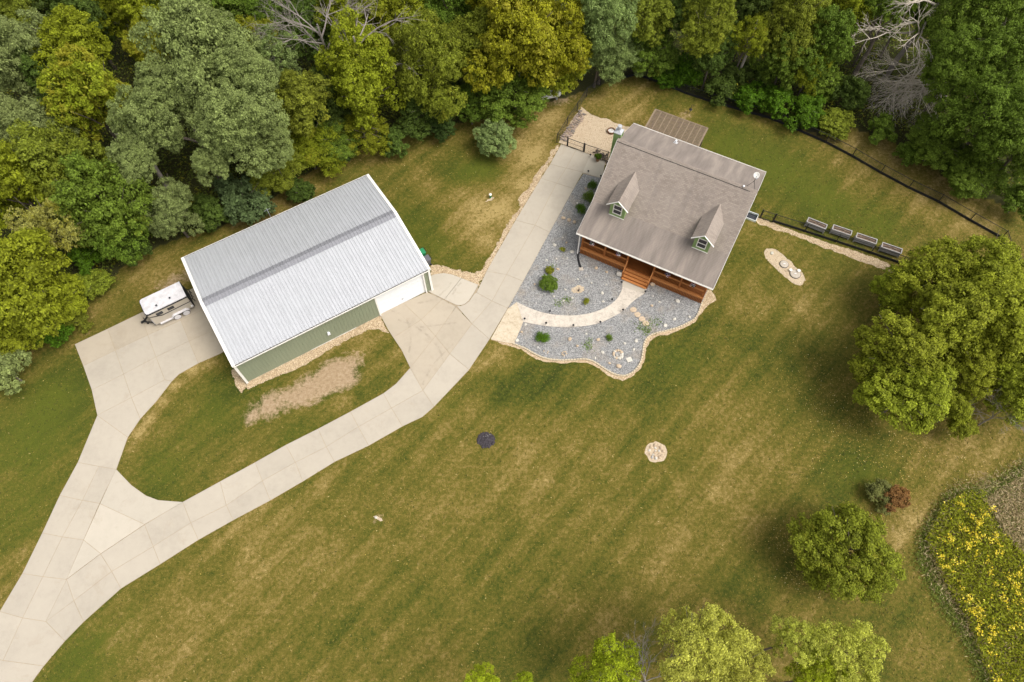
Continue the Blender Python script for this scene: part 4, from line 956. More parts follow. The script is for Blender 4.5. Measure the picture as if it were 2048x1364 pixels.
planter((1767.3,483.5), (1806,496.7), (1762,495), 'last raised planter, beside the big tree on the right', 'weathered_wood')

# ------------------------------------------------------------------ firewood
def log_mesh(name, L, r, bark, seed):
    rr = random.Random(seed); b = MB(); n = 8; ring = [(r*rr.uniform(.75, 1.1)*math.cos(2*PI*k/n), r*rr.uniform(.75, 1.1)*math.sin(2*PI*k/n)) for k in range(n)]
    b.add([(-L/2, y, z) for y, z in ring] + [(L/2, y, z) for y, z in ring], [(i, (i+1) % n, (i+1) % n+n, i+n) for i in range(n)])
    e = len(b.f); b.f += [tuple(reversed(range(n))), tuple(range(n, 2*n))]
    me = bpy.data.meshes.new(name); me.from_pydata(b.v, [], b.f); me.materials.append(M[bark]); me.materials.append(M['log_end']); me.polygons[e].material_index = 1; me.polygons[e+1].material_index = 1; return me
LOGS = [log_mesh('log', .44, .066, 'log_bark', s) for s in range(3)] + [log_mesh('log', .42, .075, 'dead_wood', s+5) for s in range(2)]; DLOGS = [log_mesh('log', .27, .075, 'dark_log', s+9) for s in range(3)] + [log_mesh('log', .25, .07, 'bark', s+19) for s in range(2)]
rr = random.Random(11)
pA, pB = g(1126, 283), g(1166, 226)
for lvl in range(2):
    for col in range(2):
        for k in range(17):
            t = (k + .5)/17; p = pA.lerp(pB, t); d = (pB - pA).normalized(); nrm = Vector((d.y, -d.x, 0))
            if lvl == 1 and rr.random() < .25: continue
            q = p + nrm*((col-.5)*.46 + rr.uniform(-.1, .1)) + d*(lvl*.1)
            o = link('firewood_log', LOGS[rr.randrange(5)], None, (q.x, q.y, .085 + lvl*.13), math.atan2(nrm.y, nrm.x) + rr.gauss(0, .3), (rr.uniform(.75, 1.2), rr.uniform(.7, 1.2), rr.uniform(.8, 1.1)))
            tag(o, 'pale split firewood log in the row laid along the black fence', 'log', 'firewood along the fence')
pA, pB = g(1190, 310), g(1222, 322)
for k in range(46):
    p = pA.lerp(pB, rr.random()); q = Vector((p.x, p.y, 0)) + Vector((rr.uniform(-.2, .2), rr.uniform(-.55, .55), 0))
    o = link('firewood_log', DLOGS[rr.randrange(5)], None, (q.x, q.y, .08 + rr.choice((0, .13, .26))), rr.uniform(0, PI), (rr.uniform(.7, 1.1), 1, 1)); o.rotation_euler[1] = rr.uniform(-.25, .25)
    tag(o, 'dark weathered log in the heap between the gate and the house', 'log', 'dark log heap by the house')

# ------------------------------------------------------------------ rocks
def rock_mesh(seed, flat=.6):
    import bmesh
    bm = bmesh.new(); bmesh.ops.create_icosphere(bm, subdivisions=2, radius=1.0); r = random.Random(seed)
    ax = [Vector((r.uniform(-1,1), r.uniform(-1,1), r.uniform(-1,1))).normalized() for _ in range(9)]; cut = [r.uniform(.55, .9) for _ in ax]
    for v in bm.verts:
        for a, c in zip(ax, cut):
            d = v.co.dot(a)
            if d > c: v.co -= a*(d-c)
        v.co += v.co*r.uniform(-.05, .05); v.co.z *= flat
    me = bpy.data.meshes.new('rock'); bm.to_mesh(me); bm.free(); return me
RK = {}
for mt in ('white_rock', 'tan_rock', 'grey_rock'):
    RK[mt] = []
    for s in range(5):
        me = rock_mesh(s*7 + len(mt)); me.materials.append(M[mt]); RK[mt].append(me)
def rock(px, r, mt, label, name='rock', flat=1.0, z=.03, group='loose rocks in the gravel bed', parent=None):
    r *= .88; p = g(*px); o = link(name, RK[mt][rr.randrange(5)], None, (p.x, p.y, z + r*.25*flat), rr.uniform(0, 6), (r*rr.uniform(.85, 1.2), r*rr.uniform(.8, 1.0), r*flat))
    return tag(o, label, 'rock', group)
RO = [((545,5),.13,'white_rock','small white rock beside the drive, above the yellowish shrub'),
 ((800,160),.13,'white_rock','white rock in the gravel above the dead plant'),((447,200),.13,'tan_rock','pale rock between the drive and the large green bush'),
 ((698,245),.15,'white_rock','white rock left of the dead plant with bare soil'),((603,300),.14,'white_rock','white rock just below the large green bush'),
 ((685,335),.15,'white_rock','white rock between the two weed tufts above the walkway'),((757,312),.17,'white_rock','pale rock right of the upper weed tuft'),
 ((912,190),.14,'white_rock','white rock right of the dead plant'),((1035,203),.14,'white_rock','flat white rock below the flat tan stones by the porch'),
 ((1000,275),.20,'white_rock','large white rock above the inside curve of the walkway'),((1008,343),.15,'white_rock','white rock touching the inside curve of the walkway'),
 ((370,532),.17,'white_rock','white rock at the walkway edge in the lower bed corner'),((300,660),.24,'white_rock','big pale rock in the lower left corner of the bed'),
 ((872,607),.15,'white_rock','white rock just under the walkway middle'),((968,655),.19,'tan_rock','cream rock left of the small round shrub in the lower bed'),
 ((1003,758),.18,'white_rock','white rock left of the rock ring'),((942,805),.17,'white_rock','white rock near the lower edging, left of the rock ring'),
 ((1060,848),.16,'tan_rock','cream rock below the rock ring'),((1185,685),.17,'white_rock','white rock right of the small round shrub in the lower bed'),
 ((1280,663),.21,'white_rock','pale rock near the inward bend of the edging'),((1260,735),.17,'white_rock','white rock at the edging right of the rock ring'),
 ((1590,487),.22,'white_rock','large white rock in the right part of the bed'),((1618,338),.25,'white_rock','large white rock just below the right porch skirt'),
 ((1408,378),.18,'tan_rock','pinkish rock above the tan stepping stones'),((1468,345),.14,'white_rock','small white rock between porch and stepping stones'),
 ((1717,467),.17,'white_rock','pale rock near the right end of the edging'),((1517,540),.22,'white_rock','long white rock lying near the right edging'),
 ((1412,297),.18,'grey_rock','greyish rock right of the landing slab'),((637,78),.18,'tan_rock','tan rock right of the yellowish shrub'),
 ((952,70),.22,'tan_rock','orange-brown flat rock below the left porch'),((1038,103),.19,'tan_rock','tan rock left of the boulder by the steps'),
 ((735,650),.22,'tan_rock','reddish rock in the middle of the lower bed'),((797,705),.19,'tan_rock','flat pinkish rock in the lower bed'),
 ((470,717),.17,'grey_rock','greyish flat rock below the round lower shrub'),((340,590),.14,'tan_rock','brown rock near the flagstone apron'),
 ((458,355),.16,'grey_rock','brownish rock above the start of the walkway'),((1137,872),.26,'tan_rock','tan rock with a dark side below the rock ring'),
 ((1410,205),.34,'tan_rock','brown boulder right of the porch steps'),((1140,118),.42,'white_rock','big cream boulder left of the porch steps')]
for q, r, mt, lb in RO: rock(c3(q)[0], r, mt, lb)
for q, r, mt, lb in [((1015,860),.28,'tan_rock','flat tan stone nearest the drive, below the shrubs'),((1108,885),.26,'tan_rock','middle flat tan stone of the three below the shrubs'),
  ((1197,920),.25,'tan_rock','flat tan stone nearest the house, below the shrubs'),((1375,385),.15,'tan_rock','pinkish rock between the two upper side shrubs'),((1238,617),.15,'white_rock','white rock above the lowest side shrub'),
  ((1003,1170),.14,'white_rock','white rock in the gravel left of the porch roof corner'),((875,1290),.24,'white_rock','big pale rock beside the drive, left of the porch'),((1065,1250),.14,'tan_rock','pale rock above the small grass clump by the porch'),
  ((1155,1400),.25,'white_rock','white boulder by the downspout drain'),((1080,1500),.13,'white_rock','small white rock below the downspout boulder'),((905,1510),.13,'white_rock','small white rock left of the downspout drain')]:
    rock((1000 + q[0]*.1246, 330 + q[1]*.1246), r, mt, lb)
for k, q in enumerate(c3((1256,410), (1291,450), (1325,485), (1357,522))):
    p = g(*q); b = MB(); b.prism([(.30*rr.uniform(.85, 1.1)*math.cos(a), .28*rr.uniform(.85, 1.1)*math.sin(a)) for a in np.arange(0, 2*PI, .5)], 0, .05); o = b.build('stepping_stone', 'tan_rock', None, (p.x, p.y, .022))
    tag(o, ['tan stepping stone nearest the walkway', 'second tan stepping stone from the walkway', 'third tan stepping stone from the walkway', 'last tan stepping stone, in the weeds by the edging'][k], 'stepping stone', 'stepping stones in the bed')
p = g(*c3((1222,818))[0]); b = MB(); b.box((-.24,-.22,0), (.24,.22,.06)); o = b.build('paver', 'white_rock', None, (p.x, p.y, .022)); o.rotation_euler[2] = .35; tag(o, 'square white paver beside the rock ring', 'paver')
p = g(1162, 538.5); b = MB(); b.box((-.2,-.17,0), (.2,.17,.08)); b.box((-.14,-.1,.08), (.14,.1,.1)); o = b.build('splash_block', 'lid_stone', None, (p.x, p.y, .022)); o.rotation_euler[2] = .1; tag(o, 'square concrete splash block at the end of the black drain hose', 'splash block')
def rock_ring(px, n, R, r, label, name, mts, inner=0):
    c = g(*px); rt = empty(name, (c.x, c.y, .02), 0, label, 'stone ring')
    for k in range(n):
        a = 2*PI*k/n + rr.uniform(-.1, .1); s = r*rr.uniform(.8, 1.25); o = link('stone', RK[rr.choice(mts)][rr.randrange(5)], rt, (R*math.cos(a), R*math.sin(a), s*.3), rr.uniform(0, 6), (s, s*.85, s))
    for k in range(inner):
        a = rr.uniform(0, 6.28); q = R*.7*math.sqrt(rr.random()); s = r*rr.uniform(.5, .9); link('stone', RK[rr.choice(mts)][rr.randrange(5)], rt, (q*math.cos(a), q*math.sin(a), s*.3), rr.uniform(0, 6), (s, s*.8, s))
    return rt
rock_ring(c3((1130,775))[0], 13, .40, .16, 'ring of cream rocks around a small plant in the lower gravel bed', 'rock_ring', ['white_rock', 'tan_rock'], 4)
rock_ring((1312,904), 11, .58, .15, 'round patch of tan rocks and sand alone on the front lawn', 'rock_circle', ['tan_rock', 'tan_rock', 'white_rock', 'grey_rock'], 10)
rock_ring(c3((540,752))[0], 7, .2, .09, 'small stone ring at the left of the lower gravel bed', 'rock_ring', ['grey_rock', 'tan_rock'], 1)
rock_ring(c3((690,768))[0], 7, .2, .09, 'small stone ring at the middle of the lower gravel bed', 'rock_ring', ['grey_rock', 'tan_rock'], 1)

# burn pile
c = g(972, 880); rt = empty('burn_pile', (c.x, c.y, 0), 0, 'round heap of black charred lumps on the front lawn', 'burn pile'); rt.scale = (.76, .72, .9)
CH = [rock_mesh(50+s, .8) for s in range(4)]
for me in CH: me.materials.append(M['char'])
b = MB(); b.lathe([(.92, 0), (.8, .05), (.4, .12), (0, .16)], (0,0,0), 22); b.build('ash_bed', 'char', rt)
for k in range(150):
    a = rr.uniform(0, 6.28); q = .98*math.sqrt(rr.random()); s = rr.uniform(.06, .15); link('lump', CH[rr.randrange(4)], rt, (q*math.cos(a), q*math.sin(a), .14*(1-q/.9) + s*.5), rr.uniform(0, 6), (s*1.4, s, s))
for k in range(5):
    a = rr.uniform(0, 6.28); q = .75*math.sqrt(rr.random()); s = rr.uniform(.03, .06); link('ash_stone', RK['grey_rock'][rr.randrange(5)], rt, (q*math.cos(a), q*math.sin(a), .2*(1-q)+.06), rr.uniform(0, 6), (s*1.4, s, s))

# fire ring behind the house, septic lids, well cap, pole, tank, window well
c = g(1222, 264); rt = empty('fire_ring', (c.x, c.y, .01), 0, 'rusty round metal fire ring full of white ash in the sand yard', 'fire ring')
b = MB(); b.lathe([(.40, 0), (.42, .26), (.36, .26), (.36, .1)], (0,0,0), 22); b.build('ring', 'rust', rt); b = MB(); b.lathe([(.36, .1), (.2, .14), (0, .13)], (0,0,0), 14); b.build('ash', 'ash', rt)
for k in range(6): s = rr.uniform(.06, .1); a = rr.uniform(0, 6); link('ash_lump', RK['white_rock'][k % 5], rt, (.2*math.cos(a), .2*math.sin(a), .15), a, (s*1.5, s, s))
for px, r, lb in (((1567.8,529),.40,'round grey septic lid in the middle of the sandy oval'), ((1590,548.5),.48,'larger round grey septic lid at the lower end of the sandy oval')):
    c = g(*px); rt = empty('septic_lid', (c.x, c.y, .012), 0, lb, 'lid', 'septic lids in the sandy oval')
    b = MB(); b.lathe([(r, 0), (r, .08), (r*.93, .11), (0, .125)], (0,0,0), 24); b.build('cover', 'lid_stone', rt); b = MB(); b.lathe([(r+.03, 0), (r+.03, .06), (r, .06)], (0,0,0), 24); b.build('rim', 'black_plastic', rt)
    b = MB(); b.box((-.10,-.025,.12), (.10,.025,.145)); b.build('lift_handle', 'white_metal', rt)
for px, lb in (((1580.5,542.5),'white garden pot left of the larger septic lid'), ((1596.4,544),'white garden pot right of the larger septic lid')):
    c = g(*px); b = MB(); b.lathe([(.09, 0), (.14, .26), (.16, .26), (.13, .25), (.11, .2), (0, .2)], (0,0,0), 14); o = b.build('garden_pot', 'white_trim', None, (c.x, c.y, .012)); tag(o, lb, 'pot', 'white pots by the septic lid')
rock((1544,507), .2, 'white_rock', 'white rock at the upper end of the sandy oval', group='rocks by the septic lids')
for k in range(9): pass
c = g(981, 395); rt = empty('well_cap', (c.x, c.y, 0), 0, 'green well pipe with a pale cap on the dry lawn beside the drive', 'well cap')
b = MB(); b.lathe([(.10, 0), (.10, .42)], (0,0,0), 14); b.build('pipe', 'bin_green', rt); b = MB(); b.lathe([(.15, .42), (.15, .5), (.1, .54), (0, .55)], (0,0,0), 14); b.build('cap', 'white_trim', rt)
sheet('pale_soil', ragged([(c.x-.5, c.y-.55), (c.x+.25, c.y-.3), (c.x+.35, c.y+.05), (c.x+.1, c.y+.1), (c.x-.1, c.y-.15), (c.x-.45, c.y-.4)], .15, .06, 21), .008, 'sand')
c = g(1379, 227); rt = empty('bird_feeder', (c.x, c.y, 0), 0, 'black pole with a round dark feeder behind the pergola', 'bird feeder')
b = MB(); b.tube([(0,0,0), (0,0,1.25)], .03, 6); b.tube([(0,0,1.2), (.18,.02,1.26), (.22,.02,1.12)], .015, 6); b.build('pole', 'black_metal', rt); b = MB(); b.lathe([(0, .46), (.1, .5), (.19, .6), (.1, .68), (.03, .7)], (0,0,0), 14); b.build('feeder', 'black_plastic', rt)
c = g(1100, 188, .7); rt = empty('propane_tank', (c.x, c.y, 0), .25, 'white propane tank half hidden under the trees near the firewood', 'tank')
b = MB(); b.lathe([(0, -1.25), (.25, -1.2), (.42, -1.05), (.48, -.85), (.48, .85), (.42, 1.05), (.25, 1.2), (0, 1.25)], (0,0,.72), 20, 'x'); b.build('shell', 'white_metal', rt, smooth=True)
b = MB(); b.lathe([(.16, 1.15), (.16, 1.33), (.1, 1.38), (0, 1.39)], (0,0,0), 14); b.build('dome', 'white_metal', rt)
for s in (-.7, .7): b = MB(); b.box((s-.08,-.35,0), (s+.08,.35,.3)); b.build('leg', 'grey_metal', rt)
p = hw(HL+.55, 11.9); rt = empty('window_well', p, HA, 'pale metal window well against the right end wall of the house', 'window well')
b = MB(); b.box((-1.0,-.48,-.02), (.55,-.43,.24)); b.box((.50,-.43,-.02), (.55,.4,.24)); b.box((-1.0,.38,-.02),(.5,.43,.24)); b.build('rim', 'white_metal', rt); b = MB(); b.box((-1.0,-.42,.02), (.49,.37,.04)); b.build('grate', 'window_glass', rt)

c = g(757, 1037); sheet('bare_spot', ragged([(c.x + .38*math.cos(a) - .1*math.sin(a), c.y + .17*math.sin(a) - .15*math.cos(a)) for a in np.arange(0, 6.28, .4)], .15, .07, 41), .008, 'sand')
rock((752,1035), .13, 'white_rock', 'small pale stone in a bare spot on the lower front lawn', group='stones on the lawn')
# drain hose, path lights, hanging baskets, satellite dish
b = MB(); b.tube([g(1158.6,505,.14), g(1156,510,.1), g(1156.5,518,.09), g(1158.5,526,.085), g(1161.5,535,.09)], [.07,.085,.085,.09,.10], 8); o = b.build('drain_hose', 'black_plastic'); tag(o, 'black corrugated drain hose from the porch downspout', 'hose')
PLT = [(c3((365,497))[0],'at the left start of the walkway, lower side'),(c3((540,533))[0],'second from the left on the lower walkway side'),(c3((762,551))[0],'at the middle of the lower walkway side'),(c3((982,524))[0],'fourth from the left on the lower walkway side'),
       (c3((1167,425))[0],'fifth from the left on the lower walkway side'),(c3((1349,276))[0],'at the corner of the landing slab'),(c3((571,436))[0],'on the inner side of the walkway bend, left'),(c3((1078,340))[0],'on the inner side of the walkway bend, right'),
       (c3((1155,200))[0],'at the left edge of the landing slab'),((1176,347.5),'at the upper edge of the gravel bed by the drive'),((1201,357),'at the upper edge of the gravel bed by the house'),((1180,315),'on the concrete near the potted plant')]
lt0 = None
for q, lb in PLT:
    p = g(*q)
    if lt0 is None:
        lt0 = empty('path_light', p, 0, 'black stake path light ' + lb, 'path light', 'path lights along the walkway'); ch = []
        b = MB(); b.tube([(0,0,0), (0,0,.36)], .016, 6); ch.append(b.build('stake', 'black_metal', lt0)); b = MB(); b.lathe([(.05, .34), (.06, .42), (.11, .43), (.08, .48), (0, .5)], (0,0,0), 10); ch.append(b.build('lamp_head', 'black_plastic', lt0))
    else: copy_tree(lt0, ch, p, 0, 'black stake path light ' + lb)
dp = hw(12.58, 8.45, 0); rt = empty('satellite_dish', (dp.x, dp.y, 7.62), HA, 'white satellite dish on a black tripod on the roof ridge', 'satellite dish')
b = MB(); ap = Vector((0, .05, .78))
for q in ((-.5, -.25, .0), (.42, -.3, -.03), (.05, .55, -.05)): b.tube([q, ap], .018, 6)
b.tube([ap - Vector((0,0,.1)), ap + Vector((0, .1, .5))], .026, 6); b.build('tripod', 'black_metal', rt)
b = MB(); pr = [(0, 0), (.10, .012), (.2, .045), (.27, .09), (.275, .10), (.2, .058), (.10, .026), (0, .016)]; b.lathe(pr, (0,0,0), 20); dsh = b.build('dish', 'white_trim', rt, (-.02, .28, 1.28), smooth=True); dsh.rotation_euler = (.75, -.25, 0)
b = MB(); b.tube([(-.02, .2, 1.2), (.1, -.22, 1.42)], .014, 5); b.box((.05, -.27, 1.38), (.15, -.17, 1.48)); b.build('receiver_arm', 'grey_metal', rt)
p = hw(11.95, 8.0, 7.9); b = MB(); b.lathe([(.05, 0), (.09, .03), (.09, .12), (0, .14)], (0,0,0), 10); o = b.build('roof_fitting', 'white_metal', None, (p.x, p.y, 7.84)); tag(o, 'small white fitting at the roof ridge beside the dish tripod', 'fitting')
HB = [(1.6,'leftmost hanging flower basket under the porch eave'),(4.25,'hanging flower basket just left of the porch steps'),(9.05,'hanging flower basket just right of the porch steps'),(11.45,'rightmost hanging flower basket under the porch eave')]
# ================================================================== VEGETATION
def unit(v): return v/np.maximum(np.linalg.norm(v, axis=-1, keepdims=True), 1e-6)
def crown_mesh(name, seed, nl, lr, n, leaf, rz=.85, aspect=.6, inner=.42, rough=.45, ns=24, sub=(.17, .33), stray=.06, flat=.62, fill=.25):
    """boughs on an uneven dome; each bough carries many small flat sprays of leaves with gaps between them"""
    r = np.random.default_rng(seed)
    d = unit(r.normal(size=(nl*3, 3))); d = d[d[:, 2] > -.5][:nl]; nl = len(d)
    C = d*r.uniform(inner, .76, nl)[:, None]*np.array([1, 1, rz])*r.uniform(.72, 1.18, (nl, 1)); C[0] = (0, 0, .12)
    Rl = r.uniform(lr[0], lr[1], nl); Rl[0] = .42
    e = unit(r.normal(size=(nl, ns, 3)) + .45*d[:, None, :] + np.array([0, 0, .3])); k = r.uniform(*sub, (nl, ns))
    SC = (C[:, None, :] + e*(Rl[:, None, None]*r.uniform(.78, 1.08, (nl, ns, 1)))*np.array([1, 1, .88])).reshape(-1, 3); SR = (Rl[:, None]*k).ravel(); own = np.repeat(np.arange(nl), ns); E = e.reshape(-1, 3)
    deep = (np.linalg.norm(SC[:, None, :] - C[None], axis=2)/Rl[None]); deep[np.arange(len(SC)), own] = 9
    live = np.where(deep.min(1) > r.uniform(.45, .85, len(SC)))[0]
    N_ = int(n*1.25); L = r.choice(live, N_, p=SR[live]**2/np.sum(SR[live]**2)); u = unit(r.normal(size=(N_, 3))); u[:, 2] = np.where(u[:, 2] < 0, u[:, 2]*r.uniform(-1, 1, N_), u[:, 2])
    rad = SR[L]*r.random(N_)**.4*1.05; st = r.random(N_) < stray; rad[st] *= r.uniform(1.1, 1.9, st.sum())
    P = SC[L] + u*rad[:, None]*np.array([1, 1, flat]); nf = int(N_*fill)                      # inner leaves that close the crown
    Lf = r.choice(nl, nf, p=Rl**2/np.sum(Rl**2)); uf = unit(r.normal(size=(nf, 3))); P[:nf] = C[Lf] + uf*(Rl[Lf]*r.uniform(.6, .85, nf))[:, None]
    nrm = u*.35 + E[L]*.35 + np.array([0, 0, .75]) + r.normal(size=(N_, 3))*rough; nrm[:nf] = uf*.7 + np.array([0, 0, .5]) + r.normal(size=(nf, 3))*.5; nrm = unit(nrm)
    keep = (P[:, 2] > -rz) & ((np.arange(N_) < nf) | True); P, nrm, L = P[keep], nrm[keep], L[keep]; m = len(P)
    lt = r.uniform(-.09, .09, nl)[own] + r.uniform(-.10, .10, len(SC)); lu = np.clip(r.random(nl)[own]*.6 + r.random(len(SC))*.4, 0, 1)
    tint = np.clip(.5 + lt[L] + r.normal(0, .19, m), 0, 1); turn = np.clip(lu[L]*.7 + r.random(m)*.3, 0.02, 1)
    return leaf_mesh(name, P, nrm, leaf*np.clip(r.normal(1, .28, m), .45, 1.8), tint, turn, 'leaves', aspect, r)
CR = {
 'round': [crown_mesh('round_crown', s, 22, (.24, .42), 27000, .043, .88) for s in (1, 2, 3, 4, 6)],
 'bushy': [crown_mesh('bushy_crown', 5, 60, (.18, .28), 34000, .036, .82, inner=.54, ns=12, sub=(.24, .42))],
 'oak':   [crown_mesh('oak_crown', s, 32, (.20, .36), 46000, .030, .82, .62, .45, ns=26, sub=(.18, .32)) for s in (11, 12, 13)],
 'loose': [crown_mesh('loose_crown', s, 26, (.20, .36), 15000, .044, .95, .45, .42, .6, 20, (.16, .32), .14, .7, .12) for s in (21, 22, 23)],
 'weep':  [crown_mesh('weeping_crown', s, 28, (.22, .38), 28000, .055, 1.0, .28, .42, .55, 24, (.18, .34), .12, .8) for s in (31, 32, 33)],
 'shrub': [crown_mesh('shrub_foliage', s, 16, (.28, .46), 9000, .080, .75, .6, .38, .5, 16, (.22, .40)) for s in (41, 42, 43)],
 'box':   [crown_mesh('box_foliage', s, 26, (.42, .5), 5500, .075, .9, .6, .42, .4, 12, (.30, .42), .01, .85, .6) for s in (51, 52)],
 'tuft':  [crown_mesh('tuft_foliage', s, 7, (.34, .5), 420, .30, .7, .3, .4, .6, 8, (.3, .5)) for s in (61, 62)],
}
TONE = {'sage': (.252,.290,.098), 'olive': (.210,.242,.026), 'ygreen': (.262,.288,.019), 'clump': (.262,.292,.025), 'green': (.138,.205,.024), 'dark': (.088,.132,.022), 'deep': (.060,.095,.020),
        'gold': (.285,.285,.015), 'willow': (.235,.305,.098), 'lime': (.33,.39,.02), 'pale': (.46,.475,.080), 'tan': (.38,.36,.10), 'bush': (.085,.165,.010), 'blue': (.115,.160,.060), 'rust': (.25,.135,.045), 'warm': (.238,.270,.018), 'bronze': (.222,.242,.022), 'grey_green': (.20,.215,.062)}
rv = random.Random(5)
def limbs(mb, base, top, r0, R, rz, n, rnd):
    mid = base.lerp(top, .55) + Vector((rnd.uniform(-.25, .25), rnd.uniform(-.25, .25), 0))*min(1, R*.2)
    mb.tube([base, base.lerp(mid, .12) , mid, top], [r0*1.35, r0, r0*.75, r0*.3], 7)
    for k in range(n):
        a = rnd.uniform(0, 2*PI); s = base.lerp(top, rnd.uniform(.5, .9)); e = top + Vector((math.cos(a)*R*rnd.uniform(.45, .85), math.sin(a)*R*rnd.uniform(.45, .85), R*rz*rnd.uniform(-.35, .6)))
        m1 = s.lerp(e, .45) + Vector((0, 0, R*.08)); mb.tube([s, m1, e], [r0*.42, r0*.26, r0*.08], 5)
def tree(px, py, rpx, zc, style, tone, autumn, label, name='tree', cat='tree', group=None, bark='bark', extra=(), squash=1.0):
    woods = zc > 3.4 and py < 720 and (px < 1300 or py < 400)
    if woods:                                                 # keep the foot of the tree inside the woods
        zc *= .8; rpx *= 1.16
        while zc > 2.4 and not inpoly(np.array([[g(px, py, zc).x, g(px, py, zc).y]]), WOODSW)[0]: zc *= .9
    C = g(px, py, zc); R = rpx*depth(C)/FPX; rt = empty(name, (C.x, C.y, 0), 0, label, cat, group)
    v = rv.choice(CR[style]); kk = rv.uniform(.92, 1.08); col = tuple(c*kk*rv.uniform(.97, 1.03) for c in TONE[tone])
    rzf = {'round': .88, 'oak': .8, 'bushy': .8, 'loose': .95, 'weep': 1.0, 'shrub': .75, 'box': .9, 'tuft': .7}[style]
    rpx_ = 1.0; sz = min(1.6 if woods else 1.25, max(.6, zc*.95/(R*rzf)))*squash
    def crown(c, R_, s): 
        o = link('crown' if zc > 1.6 else 'foliage', s, rt, c - Vector((C.x, C.y, 0)), rv.uniform(0, 6.28), (R_*rv.uniform(.9, 1.12), R_*rv.uniform(.9, 1.12), R_*sz)); o.color = (*col, autumn*(.62 if autumn < .5 else .8))
        return o
    crown(C, R, v)
    for ex, ey, er, ez in extra:
        c = g(ex, ey, ez); crown(c, er*depth(c)/FPX, rv.choice(CR[style]))
    mb = MB(); limbs(mb, Vector((0, 0, -.1)), Vector((0, 0, zc + R*.25)), max(.03, R*.045), R, rzf*sz, 9 if zc > 2 else 5, rv); mb.build('trunk' if zc > 1.6 else 'stem', bark, rt)
    return rt
